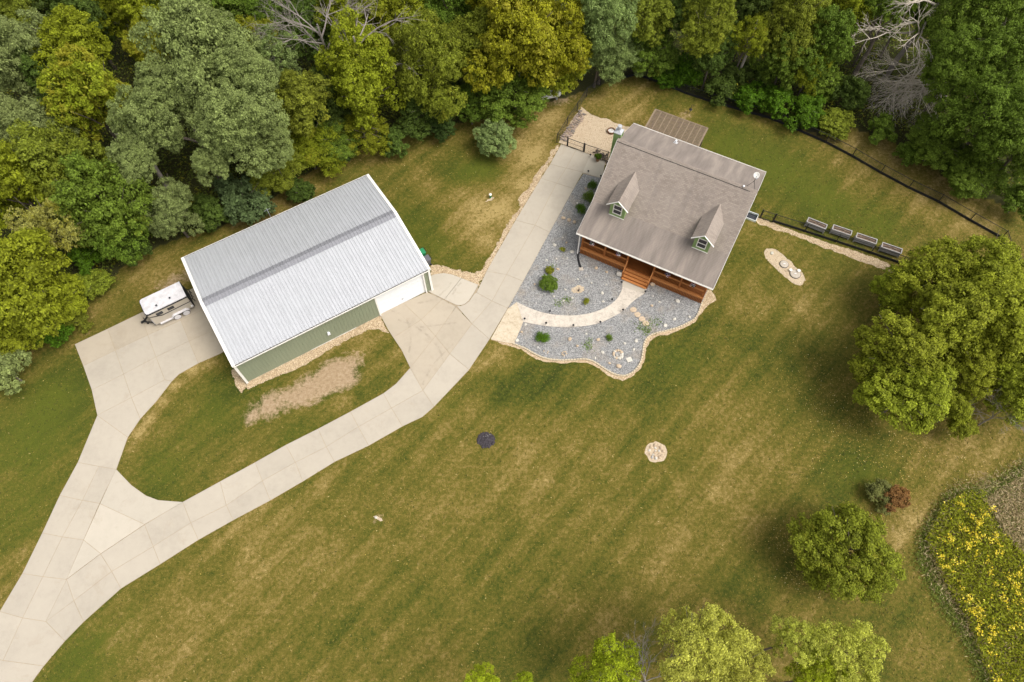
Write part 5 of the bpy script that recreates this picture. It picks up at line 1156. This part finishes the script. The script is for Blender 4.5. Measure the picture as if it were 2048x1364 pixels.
T = [ # ---- left woods, back to front
 (34,10,66,9,'oak','olive',.05,'olive oak at the extreme top left corner of the woods'),
 (110,-10,60,9,'round','dark',.0,'dark green tree on the top edge right of the corner oak'),
 (171,40,62,8,'round','dark',.05,'dark blue-green tree behind the yellow-green maple at top left'),
 (215,-8,50,9,'round','ygreen',.25,'yellow-green crown cut by the top edge left of the big sage oak'),
 (273,28,58,9,'round','warm',.35,'golden-green maple at the top left, next to the big sage oak'),
 (292,92,36,8,'round','warm',.55,'small yellow-brown crown tucked against the left flank of the big sage oak'),
 (345,-12,50,10,'loose','dark',.1,'dark tree behind the top of the big sage oak'),
 (480,-5,58,9,'round','green',.1,'green crown on the top edge right of the big sage oak'),
 (533,40,48,8,'round','green',.2,'green tree below the dead grey branches at top centre-left'),
 (515,92,44,9,'round','warm',.5,'orange-tinged crown on the right shoulder of the big sage oak'),
 (565,135,52,8,'loose','willow',.05,'feathery sage tree between the big oak and the dead grey tree'),
 (612,62,60,6,'round','dark',.1,'shadowed green tree under the dead grey branches'),
 (668,-6,50,8,'round','olive',.2,'olive crown at the top edge behind the dead grey tree'),
 (41,118,74,10,'oak','sage',.04,'sage-green oak at the left edge, upper one'),
 (100,170,52,8,'round','dark',.05,'dark tree in the gap between the left-edge oaks and the orange maple'),
 (154,106,58,10,'round','ygreen',.22,'rounded yellow-green maple in the upper left woods'),
 (190,214,80,10,'round','warm',.62,'orange-topped maple left of the big sage oak'),
 (18,262,62,10,'oak','sage',.03,'sage-green oak at the left edge, lower one'),
 (88,268,60,9,'oak','sage',.03,'sage oak between the left edge and the orange-topped maple'),
 (128,345,72,9,'round','olive',.22,'broad olive crown below the orange-topped maple'),
 (34,372,82,9,'round','ygreen',.12,'bright yellow-green tree at the left edge above the tan tree'),
 (219,410,76,8,'round','green',.1,'mid-green tree left of the twin trunks behind the barn'),
 (236,470,62,6,'loose','green',.12,'leafy green tree at the lawn edge, right of the tan tree'),
 (342,424,56,6,'oak','sage',.08,'small sage tree at the lawn edge behind the barn'),
 (112,462,60,7,'loose','tan',.5,'thin tan-yellow tree with bare twigs near the left edge'),
 (48,560,92,9,'round','ygreen',.14,'largest bright yellow-green tree at the left edge'),
 (128,600,46,6,'round','ygreen',.1,'low yellow-green bough tree beside the largest left-edge tree'),
 (20,670,52,6,'round','ygreen',.1,'lowest yellow-green crown at the left edge'),
 (595,215,56,9,'round','olive',.3,'olive tree directly right of the big sage oak'),
 (618,300,54,7,'weep','warm',.38,'yellowish drooping tree behind the barn, right of the big oak'),
 (556,338,58,7,'weep','olive',.16,'weeping light green tree overhanging the lawn behind the barn'),
 # ---- centre woods
 (668,205,54,5,'round','dark',.05,'dark green tree hiding the foot of the dead grey tree'),
 (668,285,50,3.6,'round','green',.2,'low green tree between the barn corner and the yellowish trees'),
 (700,20,54,9,'round','ygreen',.2,'yellow-green crown at the top edge behind the tall yellow-green tree'),
 (716,110,62,11,'round','ygreen',.3,'tall yellow-green tree right of the dead grey tree'),
 (735,190,66,8,'round','ygreen',.16,'green-yellow tree below the tall yellow-green tree'),
 (728,266,56,5,'loose','warm',.45,'low yellowish tree bulging onto the lawn behind the barn corner'),
 (795,14,60,9,'round','ygreen',.28,'light yellow-green crown at the top edge left of centre'),
 (818,110,46,7,'loose','olive',.25,'thin tree with bare pale twigs left of the olive tree'),
 (863,140,78,9,'weep','olive',.28,'broad olive drooping tree in the centre of the woods edge'),
 (905,20,58,9,'round','green',.12,'dark green crown at the top edge left of the golden tree'),
 (845,225,48,4,'round','dark',.05,'low dark tree under the olive drooping tree'),
 (942,215,36,4,'loose','green',.15,'small green tree at the lawn edge under the golden tree'),
 (1003,24,70,11,'round','gold',.6,'golden crown at the top edge, back of the golden group'),
 (1040,100,84,10,'round','gold',.55,'largest golden-yellow tree at top centre'),
 (1112,84,70,11,'round','gold',.5,'golden tree beside the silvery willow'),
 (965,110,58,8,'round','olive',.25,'olive-green tree on the left flank of the golden group'),
 (1030,178,66,7,'round','green',.2,'green tree in front of the golden group, above the silvery shrub'),
 (1112,142,46,7,'round','warm',.3,'yellow-green tree shading the propane tank'),
 (1215,30,68,11,'weep','willow',.03,'large silvery willow at top centre'),
 (1195,118,52,8,'weep','willow',.03,'silvery willow crown hanging over the fence corner'),
 (1250,112,44,7,'weep','willow',.03,'right-hand silvery willow crown above the fenced lawn'),
 # ---- right woods
 (1285,30,50,9,'round','olive',.2,'olive tree right of the silvery willow at the top'),
 (1305,105,46,5,'round','green',.15,'green tree behind the fence right of the willow'),
 (1350,18,46,9,'round','dark',.05,'dark crown at the top edge left of the pale olive tree'),
 (1420,40,58,10,'oak','olive',.2,'pale olive tree on the top edge right of centre'),
 (1425,108,40,6,'round','dark',.1,'dark tree below the pale olive tree'),
 (1490,92,42,7,'loose','warm',.35,'thin yellowish tree with a pale trunk behind the fence'),
 (1500,20,46,9,'round','dark',.05,'dark crown between the two pale olive trees at the top'),
 (1580,34,66,10,'oak','olive',.18,'wide pale olive tree at the top right of centre'),
 (1650,88,56,8,'round','green',.06,'green tree left of the dead leaning tree'),
 (1570,120,50,6,'round','green',.12,'mid-green tree above the fence shrubs'),
 (1615,148,36,5,'loose','warm',.35,'brownish-yellow small tree in the fence thicket'),
 (1690,14,46,9,'round','ygreen',.4,'bright green tree with orange tips at the top edge'),
 (1765,20,48,9,'round','green',.35,'green tree with reddish tips left of the dead trunk'),
 (1830,-10,50,10,'round','dark',.05,'dark crown at the top edge behind the dead trunk'),
 (1945,30,84,12,'oak','green',.03,'big dark green oak in the top right corner'),
 (2035,30,60,12,'oak','green',.03,'dark green oak at the right edge of the top corner'),
 (1905,140,62,10,'oak','green',.04,'dark green oak right of the dead brush'),
 (2010,135,70,11,'oak','green',.04,'dark oak at the right edge below the corner oak'),
 (1975,240,84,9,'oak','green',.05,'broad green oak above the far end of the fence'),
 (1875,285,58,7,'oak','green',.06,'green oak bough tree hanging towards the fence'),
 (1945,345,62,6,'oak','green',.06,'lowest green oak crown at the right, above the lawn corner'),
 (2035,300,56,9,'oak','green',.04,'green oak at the right edge above the fence corner'),
 # ---- right lawn group
 (1870,568,78,4.4,'round','clump',.12,'green crown nearest the last planter in the right-hand clump'),
 (1968,552,86,5.2,'round','clump',.16,'bright yellow-green crown at the top of the right-hand clump'),
 (1990,625,92,6.5,'round','clump',.18,'yellow-flecked crown at the right edge of the clump'),
 (1790,575,50,3,'round','clump',.08,'low dark green crown at the left of the right-hand clump'),
 (1890,650,96,6,'round','clump',.12,'middle crown of the right-hand clump'),
 (1795,708,94,5.2,'round','clump',.06,'feathery olive tree at the left of the right-hand clump'),
 (1808,790,92,4.0,'round','clump',.14,'feathery yellow-green tree at the bottom of the right-hand clump'),
 (1950,735,74,4,'round','clump',.12,'shaded green crown above the bare sapling'),
 (2035,775,78,3.6,'round','clump',.08,'lime-yellow tree at the right edge beside the bare sapling'),
 (2060,670,70,6,'round','clump',.12,'green crown cut by the right edge of the clump'),
 (1905,822,56,2.4,'round','clump',.1,'low lime boughs at the foot of the right-hand clump'),
 # ---- bottom trees
 (1690,1100,106,3.3,'bushy','bronze',.3,'lone round bushy tree on the lower right lawn'),
 (1400,1298,98,9,'loose','pale',.25,'largest pale yellow-green tree at the bottom edge'),
 (1475,1330,76,8,'loose','pale',.2,'pale tree at the bottom edge joined to the right of the largest one'),
 (1222,1345,76,7,'loose','lime',.2,'half-bare yellow-green tree at the bottom edge'),
 (1592,1285,56,8,'loose','pale',.15,'pale crown at the bottom, left half of the right-hand pair'),
 (1685,1310,86,8,'loose','pale',.12,'wide pale crown at the bottom, right half of the right-hand pair'),
 (1630,1360,72,7,'loose','lime',.1,'greener crown cut by the bottom edge between the pale pair'),
 (965,1368,42,8,'loose','lime',.4,'tip of a yellow-green tree at the bottom edge left of centre'),
 (1048,1372,30,8,'loose','lime',.1,'smallest treetop poking in at the bottom edge'),
]
for t in T: tree(*t)
tree(430,150,112,11,'oak','sage',.03,'giant sage-green oak spreading over the left woods behind the barn', extra=((395,60,72,12),(300,255,88,9),(475,255,92,10),(535,275,62,8),(270,330,58,8),(420,330,40,8),(340,190,70,10),(490,150,70,11)))
for px, py, r_, z_, st, tn, au, lb in [
 (489,403,62,2.0,'shrub','blue',.02,'dark bluish shrub mass at the lawn edge behind the barn'),(420,425,40,1.6,'shrub','dark',.05,'dark shrub left of the bluish shrub behind the barn'),
 (290,440,44,2.0,'shrub','green',.08,'green shrub below the twin trunks'),(190,568,38,1.2,'shrub','olive',.15,'olive shrub patch beside the trailer pad woods edge'),
 (104,655,44,1.2,'shrub','bush',.1,'low green shrub patch left of the concrete pad'),(150,640,30,.9,'shrub','olive',.1,'small shrub patch between woods and the pad corner'),(170,520,34,1.8,'shrub','bush',.05,'bright green shrub under the tan tree'),
 (18,745,50,2.0,'shrub','sage',.0,'white-flecked shrub at the left edge below the woods'),(270,500,34,1.5,'shrub','dark',.05,'dark shrub at the lawn edge above the trailer'),
 (600,385,30,1.2,'shrub','dark',.05,'dark shrub under the weeping tree behind the barn'),(660,300,40,2.0,'shrub','deep',.0,'deep green shrub between barn and yellowish trees'),
 (640,225,40,2.5,'shrub','deep',.0,'deep green thicket shrub in the gap right of the big oak'),(790,285,36,1.5,'shrub','dark',.05,'dark shrub at the lawn edge right of the low yellowish tree'),
 (880,255,34,1.5,'shrub','deep',.0,'deep green shrub in the shade of the olive tree'),(910,190,40,2,'shrub','dark',.05,'dark shrub between olive and golden trees'),
 (993,278,48,1.9,'bushy','willow',.02,'rounded silvery-green shrub alone on the lawn left of the gate'),(985,215,30,2,'shrub','green',.1,'green shrub behind the silvery lawn shrub'),
 (1330,150,30,1.2,'shrub','bush',.06,'leafy shrub behind the fence right of the willow'),(1378,140,34,1.8,'shrub','bush',.1,'bright leafy shrub behind the fence above the feeder pole'),
 (1445,178,32,1.5,'shrub','dark',.02,'dark shrub behind the fence right of the pale trunk'),(1505,195,34,1.4,'shrub','bush',.12,'yellowish-green leafy shrub behind the fence'),
 (1553,205,36,1.6,'shrub','bush',.06,'leafy green shrub in the middle of the fence line'),(1612,225,42,1.6,'shrub','bush',.12,'large bright leafy shrub behind the fence, right of the middle'),
 (1668,245,34,1.2,'shrub','olive',.1,'olive shrub behind the fence below the dead brush'),(1640,165,40,2.2,'shrub','green',.05,'green thicket shrub behind the fence shrubs'),
 (1760,262,34,1.4,'shrub','green',.05,'green shrub right of the dead brush by the fence'),(1820,310,30,1.2,'shrub','green',.05,'small green shrub behind the straight part of the fence'),(1540,150,36,2.2,'shrub','dark',.02,'dark thicket shrub above the leafy fence shrubs'),
 (1475,150,30,2.0,'shrub','dark',.02,'dark thicket shrub beside the pale trunk'),(1700,190,40,2.0,'shrub','dark',.05,'dark shrub left of the dead brush'),
 (1764,990,28,.9,'shrub','grey_green',.04,'grey-green part of the red and green bush on the right lawn'),
 (2040,400,40,2,'shrub','green',.05,'green shrub at the right edge by the fence corner')]:
    tree(px, py, r_, z_, st, tn, au, lb, 'shrub', 'shrub')
o = tree(1785,994,31,.95,'shrub','rust',.1,'reddish bush beside the grey-green one on the right lawn','shrub','shrub')
BX = [(1185,369.5,9.5,.42,'box','bush',0,'dark round boxwood nearest the gate, left of the house'),(1179.5,393,12,.5,'box','green',.05,'middle and largest round boxwood left of the house'),(1162.6,417,10.5,.42,'box','bush',0,'lowest dark round boxwood left of the house'),
      (1096.7,567,22,.6,'bushy','green',.03,'large green bush in the upper gravel bed'),(1099,539.5,9,.3,'shrub','bronze',.3,'yellowish shrub above the large green bush'),(1085,674,12.5,.4,'box','bush',.05,'round green shrub in the lower gravel bed, left'),
      (1218,675,7,.25,'box','green',.1,'small round green shrub in the lower gravel bed, right'),(1173,602.5,6.5,.25,'box','ygreen',.1,'small yellow-green shrub above the walkway bend'),(1124,498,6.5,.2,'tuft','ygreen',.05,'small bright grass clump left of the porch')]
for b_ in BX: tree(*b_, name='garden_shrub', cat='shrub')
# potted plant by the gate
c = g(1195, 322); rt = empty('potted_plant', (c.x, c.y, ZS), 0, 'bright green grassy plant in a clay pot beside the dark log heap', 'potted plant')
b = MB(); b.lathe([(.15, 0), (.24, .34), (.26, .36), (.22, .34), (0, .32)], (0,0,0), 16); b.build('pot', 'terracotta', rt)
o = link('foliage', CR['shrub'][0], rt, (0,0,.62), 1, (.40,.40,.42)); o.color = (.10,.17,.012,.05)
# hanging baskets
for x, lb in HB:
    p = hw(x, .10, 2.55); rt = empty('hanging_basket', p, HA, lb, 'flower basket', 'hanging baskets along the porch eave')
    b = MB(); b.lathe([(.05, -.18), (.15, -.1), (.18, .0), (.15, .0), (0, -.02)], (0,0,0), 12); b.build('basket', 'terracotta', rt)
    b = MB()
    for a in (0, 2.1, 4.2): b.tube([(.17*math.cos(a), .17*math.sin(a), 0), (0, 0, .42)], .006, 4)
    b.tube([(0,0,.42), (0,0,.80)], .008, 4); b.build('hanger', 'black_metal', rt)
    o = link('foliage', CR['tuft'][1], rt, (0,0,.02), rv.uniform(0, 6), (.24,.24,.2)); o.color = (.07,.085,.03,.0)
    n = 46; a = RNG.uniform(0, 6.28, n); e = RNG.uniform(-.3, 1.3, n); P = np.stack([.25*np.cos(e)*np.cos(a), .25*np.cos(e)*np.sin(a), .02 + .22*np.sin(e)], 1)
    me = leaf_mesh('blossoms', P, P + RNG.normal(0, .05, (n, 3)), np.full(n, .075), RNG.random(n), None, 'flower_white', .9); me.materials.append(M['flower_purple'])
    me.polygons.foreach_set('material_index', (RNG.random(n) < .45).astype(np.int32)); link('blossoms', me, rt)
# dead plant in bare soil
c = g(1156.5, 579); sheet('bare_soil', ragged([(c.x + .62*math.cos(a), c.y + .42*math.sin(a) + .1*math.cos(a)) for a in np.arange(0, 6.28, .4)], .2, .08, 31), .027, 'sand')
c = g(1156.5, 583); b = MB(); rq = random.Random(4)
for k in range(16):
    a = rq.uniform(0, 6.28); b.tube([(0,0,.03), (.12*math.cos(a), .12*math.sin(a), .22), (.24*math.cos(a), .24*math.sin(a), .26)], [.012,.009,.004], 4)
o = b.build('dead_plant', 'dark_log', None, c); tag(o, 'dead brown plant in a patch of bare soil in the upper bed', 'plant')

# ------------------------------------------------------------------ dead and bare trees
def grow(mb, p, d, L, r, lev, rnd, spread=.6, up=.0, twist=.35):
    pts = [p]; rs = [r]; q = p.copy(); dd = d.normalized()
    for k in range(3):
        dd = (dd + Vector((rnd.uniform(-1,1), rnd.uniform(-1,1), rnd.uniform(-.8,.8)))*twist*.5 + Vector((0,0,up))).normalized(); q = q + dd*L/3; pts.append(q.copy()); rs.append(max(.006, r*(1 - .22*(k+1))))
    mb.tube(pts, rs, 6 if r > .06 else (4 if r > .02 else 3), False)
    if lev <= 0: return
    for k in range(rnd.randint(2, 4)):
        t = rnd.uniform(.35, 1.0); i = min(2, int(t*3)); s = pts[i].lerp(pts[i+1], t*3 - i)
        nd = (dd + Vector((rnd.uniform(-1,1), rnd.uniform(-1,1), rnd.uniform(-.7,.8)))*spread*1.2).normalized()
        grow(mb, s, nd, L*rnd.uniform(.5, .78), r*.55, lev-1, rnd, spread, up, twist)
def dead_tree(px, h, limb_dirs, r0, label, L, lev=4, name='dead_tree', lean=(0,0), mat='dead_wood', seed=1, hs=(.55, 1.0), limb_mat=None):
    p = g(*px); rt = empty(name, p, 0, label, 'dead tree'); rnd = random.Random(seed)
    top = Vector((lean[0], lean[1], h)); b = MB(); b.tube([(0,0,-.2), (lean[0]*.2, lean[1]*.2, h*.3), (lean[0]*.55+.15, lean[1]*.55, h*.65), top], [r0*1.2, r0, r0*.8, r0*.45], 8); b.build('trunk', mat, rt)
    m_ = MB()
    for d in limb_dirs:
        t = rnd.uniform(*hs); s = Vector((lean[0]*t, lean[1]*t, h*t)); grow(m_, s, Vector(d), L*rnd.uniform(.8, 1.2), r0*.5, lev, rnd)
    m_.build('bare_branches', limb_mat or mat, rt); return rt
dead_tree((684,222), 11.0, [(-1,.4,.7),(-.7,.9,.6),(-1,-.1,.3),(.2,1,.8),(-.5,.2,1),(-.9,.6,.2),(.6,.3,.7)], .19, 'tall grey dead tree with bare branches at the top left of centre', 3.5, 4, seed=3)
dead_tree((752,262), 12.0, [(-.2,.8,1),(.4,.9,.7),(-.6,.4,.8),(.7,.3,.5)], .20, 'second dead grey tree, right of the tall one, mostly hidden by leaves', 3.4, 3, seed=5)
dead_tree((838,240), 10.0, [(.2,-.5,.7),(-.4,-.6,.4),(.5,.2,.8)], .12, 'bare pale snag rising through the olive tree', 2.4, 3, seed=8)
dead_tree((1766,160), 9.5, [(-1,-.5,.35),(-1,-.2,.2),(-.7,-.9,.1),(-1,.4,.4),(.6,-.7,.1),(-.6,-.8,.4)], .27, 'leaning dead tree with long pale branches at the top right', 3.9, 4, lean=(1.2,.2), seed=9, hs=(.62,.98), limb_mat='pale_wood')
dead_tree((1700,166), 7.0, [(-.5,.5,1),(.4,.4,1),(.1,-.3,1)], .24, 'brown dead trunk left of the leaning dead tree', 2.0, 2, seed=12, mat='bark')
dead_tree((1466,180), 9.0, [(.3,.5,1),(-.3,.4,1)], .16, 'slim pale trunk among the trees behind the fence', 1.8, 2, seed=14)
dead_tree((1262,1370), 6.5, [(-.4,.8,.6),(.5,.7,.5),(-.1,1,.4),(.9,.2,.5),(-.8,.3,.5)], .10, 'bare grey twigs sticking out of the half-bare tree at the bottom', 1.9, 4, seed=15)
dead_tree((1957,850), 2.6, [(-.5,.4,.9),(.5,.4,.8),(0,.9,.6),(.8,-.1,.6),(-.9,0,.5),(.1,-.6,.8)], .06, 'small bare sapling in the right-hand clump', 1.5, 4, seed=17)
dead_tree((350,398), 8.5, [(-.4,.3,1),(.3,.2,1)], .24, 'straight grey trunk under the giant sage oak, left one', 2.0, 2, seed=19)
dead_tree((452,372), 8.0, [(-.3,.3,1),(.4,.2,.9),(-.6,-.2,.5)], .36, 'thick brown trunk under the giant sage oak, right one', 2.6, 2, seed=20, mat='bark')
c = g(1868, 200); rt = empty('fallen_branches', (c.x, c.y, 0), 0, 'tangle of dead grey fallen branches above the fence at the right', 'fallen branches')
m_ = MB(); rnd = random.Random(23)
for k in range(22):
    a = rnd.uniform(PI*.85, PI*1.38); s = Vector((rnd.uniform(-3.2, .8), rnd.uniform(-1.8, 1.8), rnd.uniform(2.2, 5.2))); grow(m_, s, Vector((math.cos(a), math.sin(a), rnd.uniform(-.25, .15))), rnd.uniform(2.8, 4.6), .075, 4, rnd, .5, -.02)
m_.build('branch', 'pale_wood', rt)
b = MB(); b.tube([(1.2,.3,.2), (0,0,1.6), (-2.2,-.6,2.2)], [.2,.16,.1], 7); b.build('bough', 'dead_wood', rt)

# ------------------------------------------------------------------ what nobody could count
def stuff(name, me, label, cat, color=None):
    o = link(name, me); tag(o, label, cat, kind='stuff')
    if color: o.color = color
    return o
wl = W([(-40,690),(60,690),(110,655),(150,635),(215,570),(260,520),(350,480),(440,458),(540,402),(600,355),(680,312),(780,282),(830,266),(900,250),(970,236),(1040,225),(1090,205),(1150,190),(1170,150),(1275,150),(1380,186),(1540,234),(1640,268),(1700,252),(1800,286),(1900,356),(2000,406),(2075,420)])
wl = wl + [(62, 78), (-62, 78)]
pts = scatter_in(wl, 100000); n = len(pts)
lump = .5 + .5*np.sin(pts[:, 0]*.9 + 2*np.sin(pts[:, 1]*.35))*np.sin(pts[:, 1]*.8 + 1.5*np.sin(pts[:, 0]*.3))
hgt = RNG.random(n)**.6*(.2 + 2.0*lump); P = np.column_stack([pts, hgt])
stuff('undergrowth', leaf_mesh('undergrowth', P, np.array([0,0,1.0]) + RNG.normal(0, .55, (n, 3)), RNG.uniform(.13, .34, n), np.clip(.42 + .25*(lump-.5) + RNG.normal(0, .2, n), 0, 1), RNG.random(n)), 'low green undergrowth on the floor of the woods', 'undergrowth', (.130, .165, .026, .15))
# meadow: goldenrod, leaves and dry grass
band = W([(1925,985),(1960,985),(1985,1060),(2060,1120),(2100,1180),(2100,1400),(1985,1400),(1930,1245),(1880,1160),(1845,1080),(1880,1010)])
tanp = W([(1965,1000),(2090,920),(2090,1150),(2030,1100),(1990,1040)]) ; edge = W([(2090,900),(1990,965),(1900,985),(1850,1055),(1830,1115),(1865,1190),(1930,1290),(1975,1400),(2000,1400),(1950,1290),(1890,1190),(1855,1110),(1875,1065),(1920,1005),(2000,985),(2090,930)])
a = scatter_in(band, 15000); n = len(a); h = RNG.uniform(.05, .95, n); P = np.column_stack([a, h])
stuff('goldenrod_leaves', leaf_mesh('goldenrod_leaves', P, np.array([0,0,.7]) + RNG.normal(0, .6, (n, 3)), RNG.uniform(.12, .30, n), np.clip(.5 + RNG.normal(0, .2, n), 0, 1), RNG.random(n), aspect=.35), 'green leaves of the wildflower patch at the lower right corner', 'wildflowers', (.27, .295, .020, .15))
cc = scatter_in(band, 480); cc = cc[(np.sin(cc[:, 0]*1.3 + cc[:, 1]*.4) + np.sin(cc[:, 1]*1.1 - cc[:, 0]*.5) + RNG.normal(0, .5, len(cc))) > -.35]; k = RNG.integers(0, len(cc), 7000); a = cc[k] + RNG.normal(0, .13, (7000, 2)); hh = (.85 + .35*RNG.random(len(cc)))[k] + RNG.normal(0, .06, 7000); keep = RNG.random(len(k)) < RNG.random(len(cc))[k]**2.2
P = np.column_stack([a, hh])[keep]; n = len(P)
stuff('goldenrod_flowers', leaf_mesh('goldenrod_flowers', P, np.array([0,0,1.0]) + RNG.normal(0, .5, (n, 3)), RNG.uniform(.06, .16, n), RNG.random(n), None, 'petals', .7), 'yellow flower heads of the wildflower patch at the lower right corner', 'wildflowers')
a = np.vstack([scatter_in(tanp, 9000), scatter_in(edge, 3000) + RNG.normal(.5, .4, (3000, 2)), scatter_in(MEADOWW, 5000)]); n = len(a); P = np.column_stack([a, RNG.uniform(.03, .4, n)])
stuff('dry_grass', leaf_mesh('dry_grass', P, np.array([0,0,.8]) + RNG.normal(0, .7, (n, 3)), RNG.uniform(.14, .38, n), RNG.random(n), None, 'dry_stalks', .12), 'tall tan dry grass around the wildflower patch', 'dry grass')
a = np.vstack([scatter_in(tanp, 2600), scatter_in(edge, 9000) + RNG.normal(0, .35, (9000, 2)), scatter_in(MEADOWW, 5000)]); n = len(a); P = np.column_stack([a, RNG.uniform(.03, .25, n)])
stuff('tall_grass', leaf_mesh('tall_grass', P, np.array([0,0,1.2]) + RNG.normal(0, .6, (n, 3)), RNG.uniform(.14, .32, n), np.clip(.45 + RNG.normal(0, .2, n), 0, 1), RNG.random(n), aspect=.16), 'green tall grass around the wildflower patch', 'grass', (.175, .22, .04, .05))
# weeds in the gravel
wd = []
for px, r, k in (((1135,600),.55,90),((1116,608),.4,60),((1290,657),.85,230),((1175,693),.45,80),((1180,683),.4,40),((1313,645),.6,70),((1106,531),.3,25)):
    c = g(*px); q = RNG.normal(0, r*.5, (k, 2)) + (c.x, c.y); wd.append(q)
wd = np.vstack(wd); n = len(wd); P = np.column_stack([wd, np.full(n, .04) + RNG.random(n)*.05])
stuff('weeds', leaf_mesh('weeds', P, np.array([0,0,1.0]) + RNG.normal(0, .4, (n, 3)), RNG.uniform(.06, .15, n), np.clip(.55 + RNG.normal(0, .2, n), 0, 1), RNG.random(n)), 'green weeds growing through the grey gravel', 'weeds', (.13, .20, .04, .0))
# fallen yellow leaves on the grass
L_ = []
for px, r, k in (((1700,850),4.6,700),((1640,760),3.2,160),((1560,1085),1.6,170),((1590,1150),1.3,120),((1900,900),4,360),((1800,930),3,200),((860,330),5,110),((1560,700),5,90),((960,260),3,60),((1330,1080),12,150),((800,1100),14,120),((1600,330),7,60),((130,760),3,25)):
    c = g(*px); L_.append(RNG.normal(0, r*.6, (k, 2)) + (c.x, c.y))
L_ = np.vstack(L_); n = len(L_); P = np.column_stack([L_, np.full(n, .03)])
stuff('fallen_leaves', leaf_mesh('fallen_leaves', P, np.array([0,0,1.0]) + RNG.normal(0, .25, (n, 3)), RNG.uniform(.045, .095, n), RNG.random(n), None, 'litter', .7), 'small yellow fallen leaves scattered on the lawn', 'leaves')
# short grass on the lawn
q = np.column_stack([RNG.uniform(-58, 58, 150000), RNG.uniform(0, 66, 150000)])
bad = inpoly(q, WOODSW) | inpoly(q, MEADOWW) | inpoly(q, bedW) | inpoly(q, outer) | inpoly(q, aprW)
for p_, _, _ in strips: bad |= inpoly(q, W(p_))
bad |= inpoly(q, W(oval)) | (((q - np.array([c0.x, c0.y]))**2).sum(1) < .95)
for s_ in quads + warm + apron + newer: bad |= inpoly(q, W(s_))
hl = np.array([loc_ for loc_ in ((0,0),)])
def inrect(q, org, ang, x0, x1, y0, y1):
    c, s = math.cos(ang), math.sin(ang); x, y = q[:, 0]-org[0], q[:, 1]-org[1]; a_, b_ = c*x + s*y, -s*x + c*y; return (a_ > x0) & (a_ < x1) & (b_ > y0) & (b_ < y1)
bad |= inrect(q, (-23.0791, 25.338), .5385, 0, 18.5, .2, 12.2) | inrect(q, HROOT, HA, .3, 13, .2, 12.3)
q = q[~bad]; dv = blobs(q, DRY) + blobs(q, GRN); dirt = blobs(q, DIRT); kp = dirt < .35 + .2*RNG.random(len(q)); q, dv = q[kp], dv[kp]; n = len(q)
ti = np.clip(.46 + .55*dv + RNG.normal(0, .20, n), 0, 1)
stuff('short_grass', leaf_mesh('short_grass', np.column_stack([q, RNG.uniform(.01, .04, n)]), np.array([0,0,1.0]) + RNG.normal(0, .35, (n, 3)), RNG.uniform(.08, .24, n), ti, None, 'grass_blades', .3), 'mown short grass covering the lawns', 'grass')
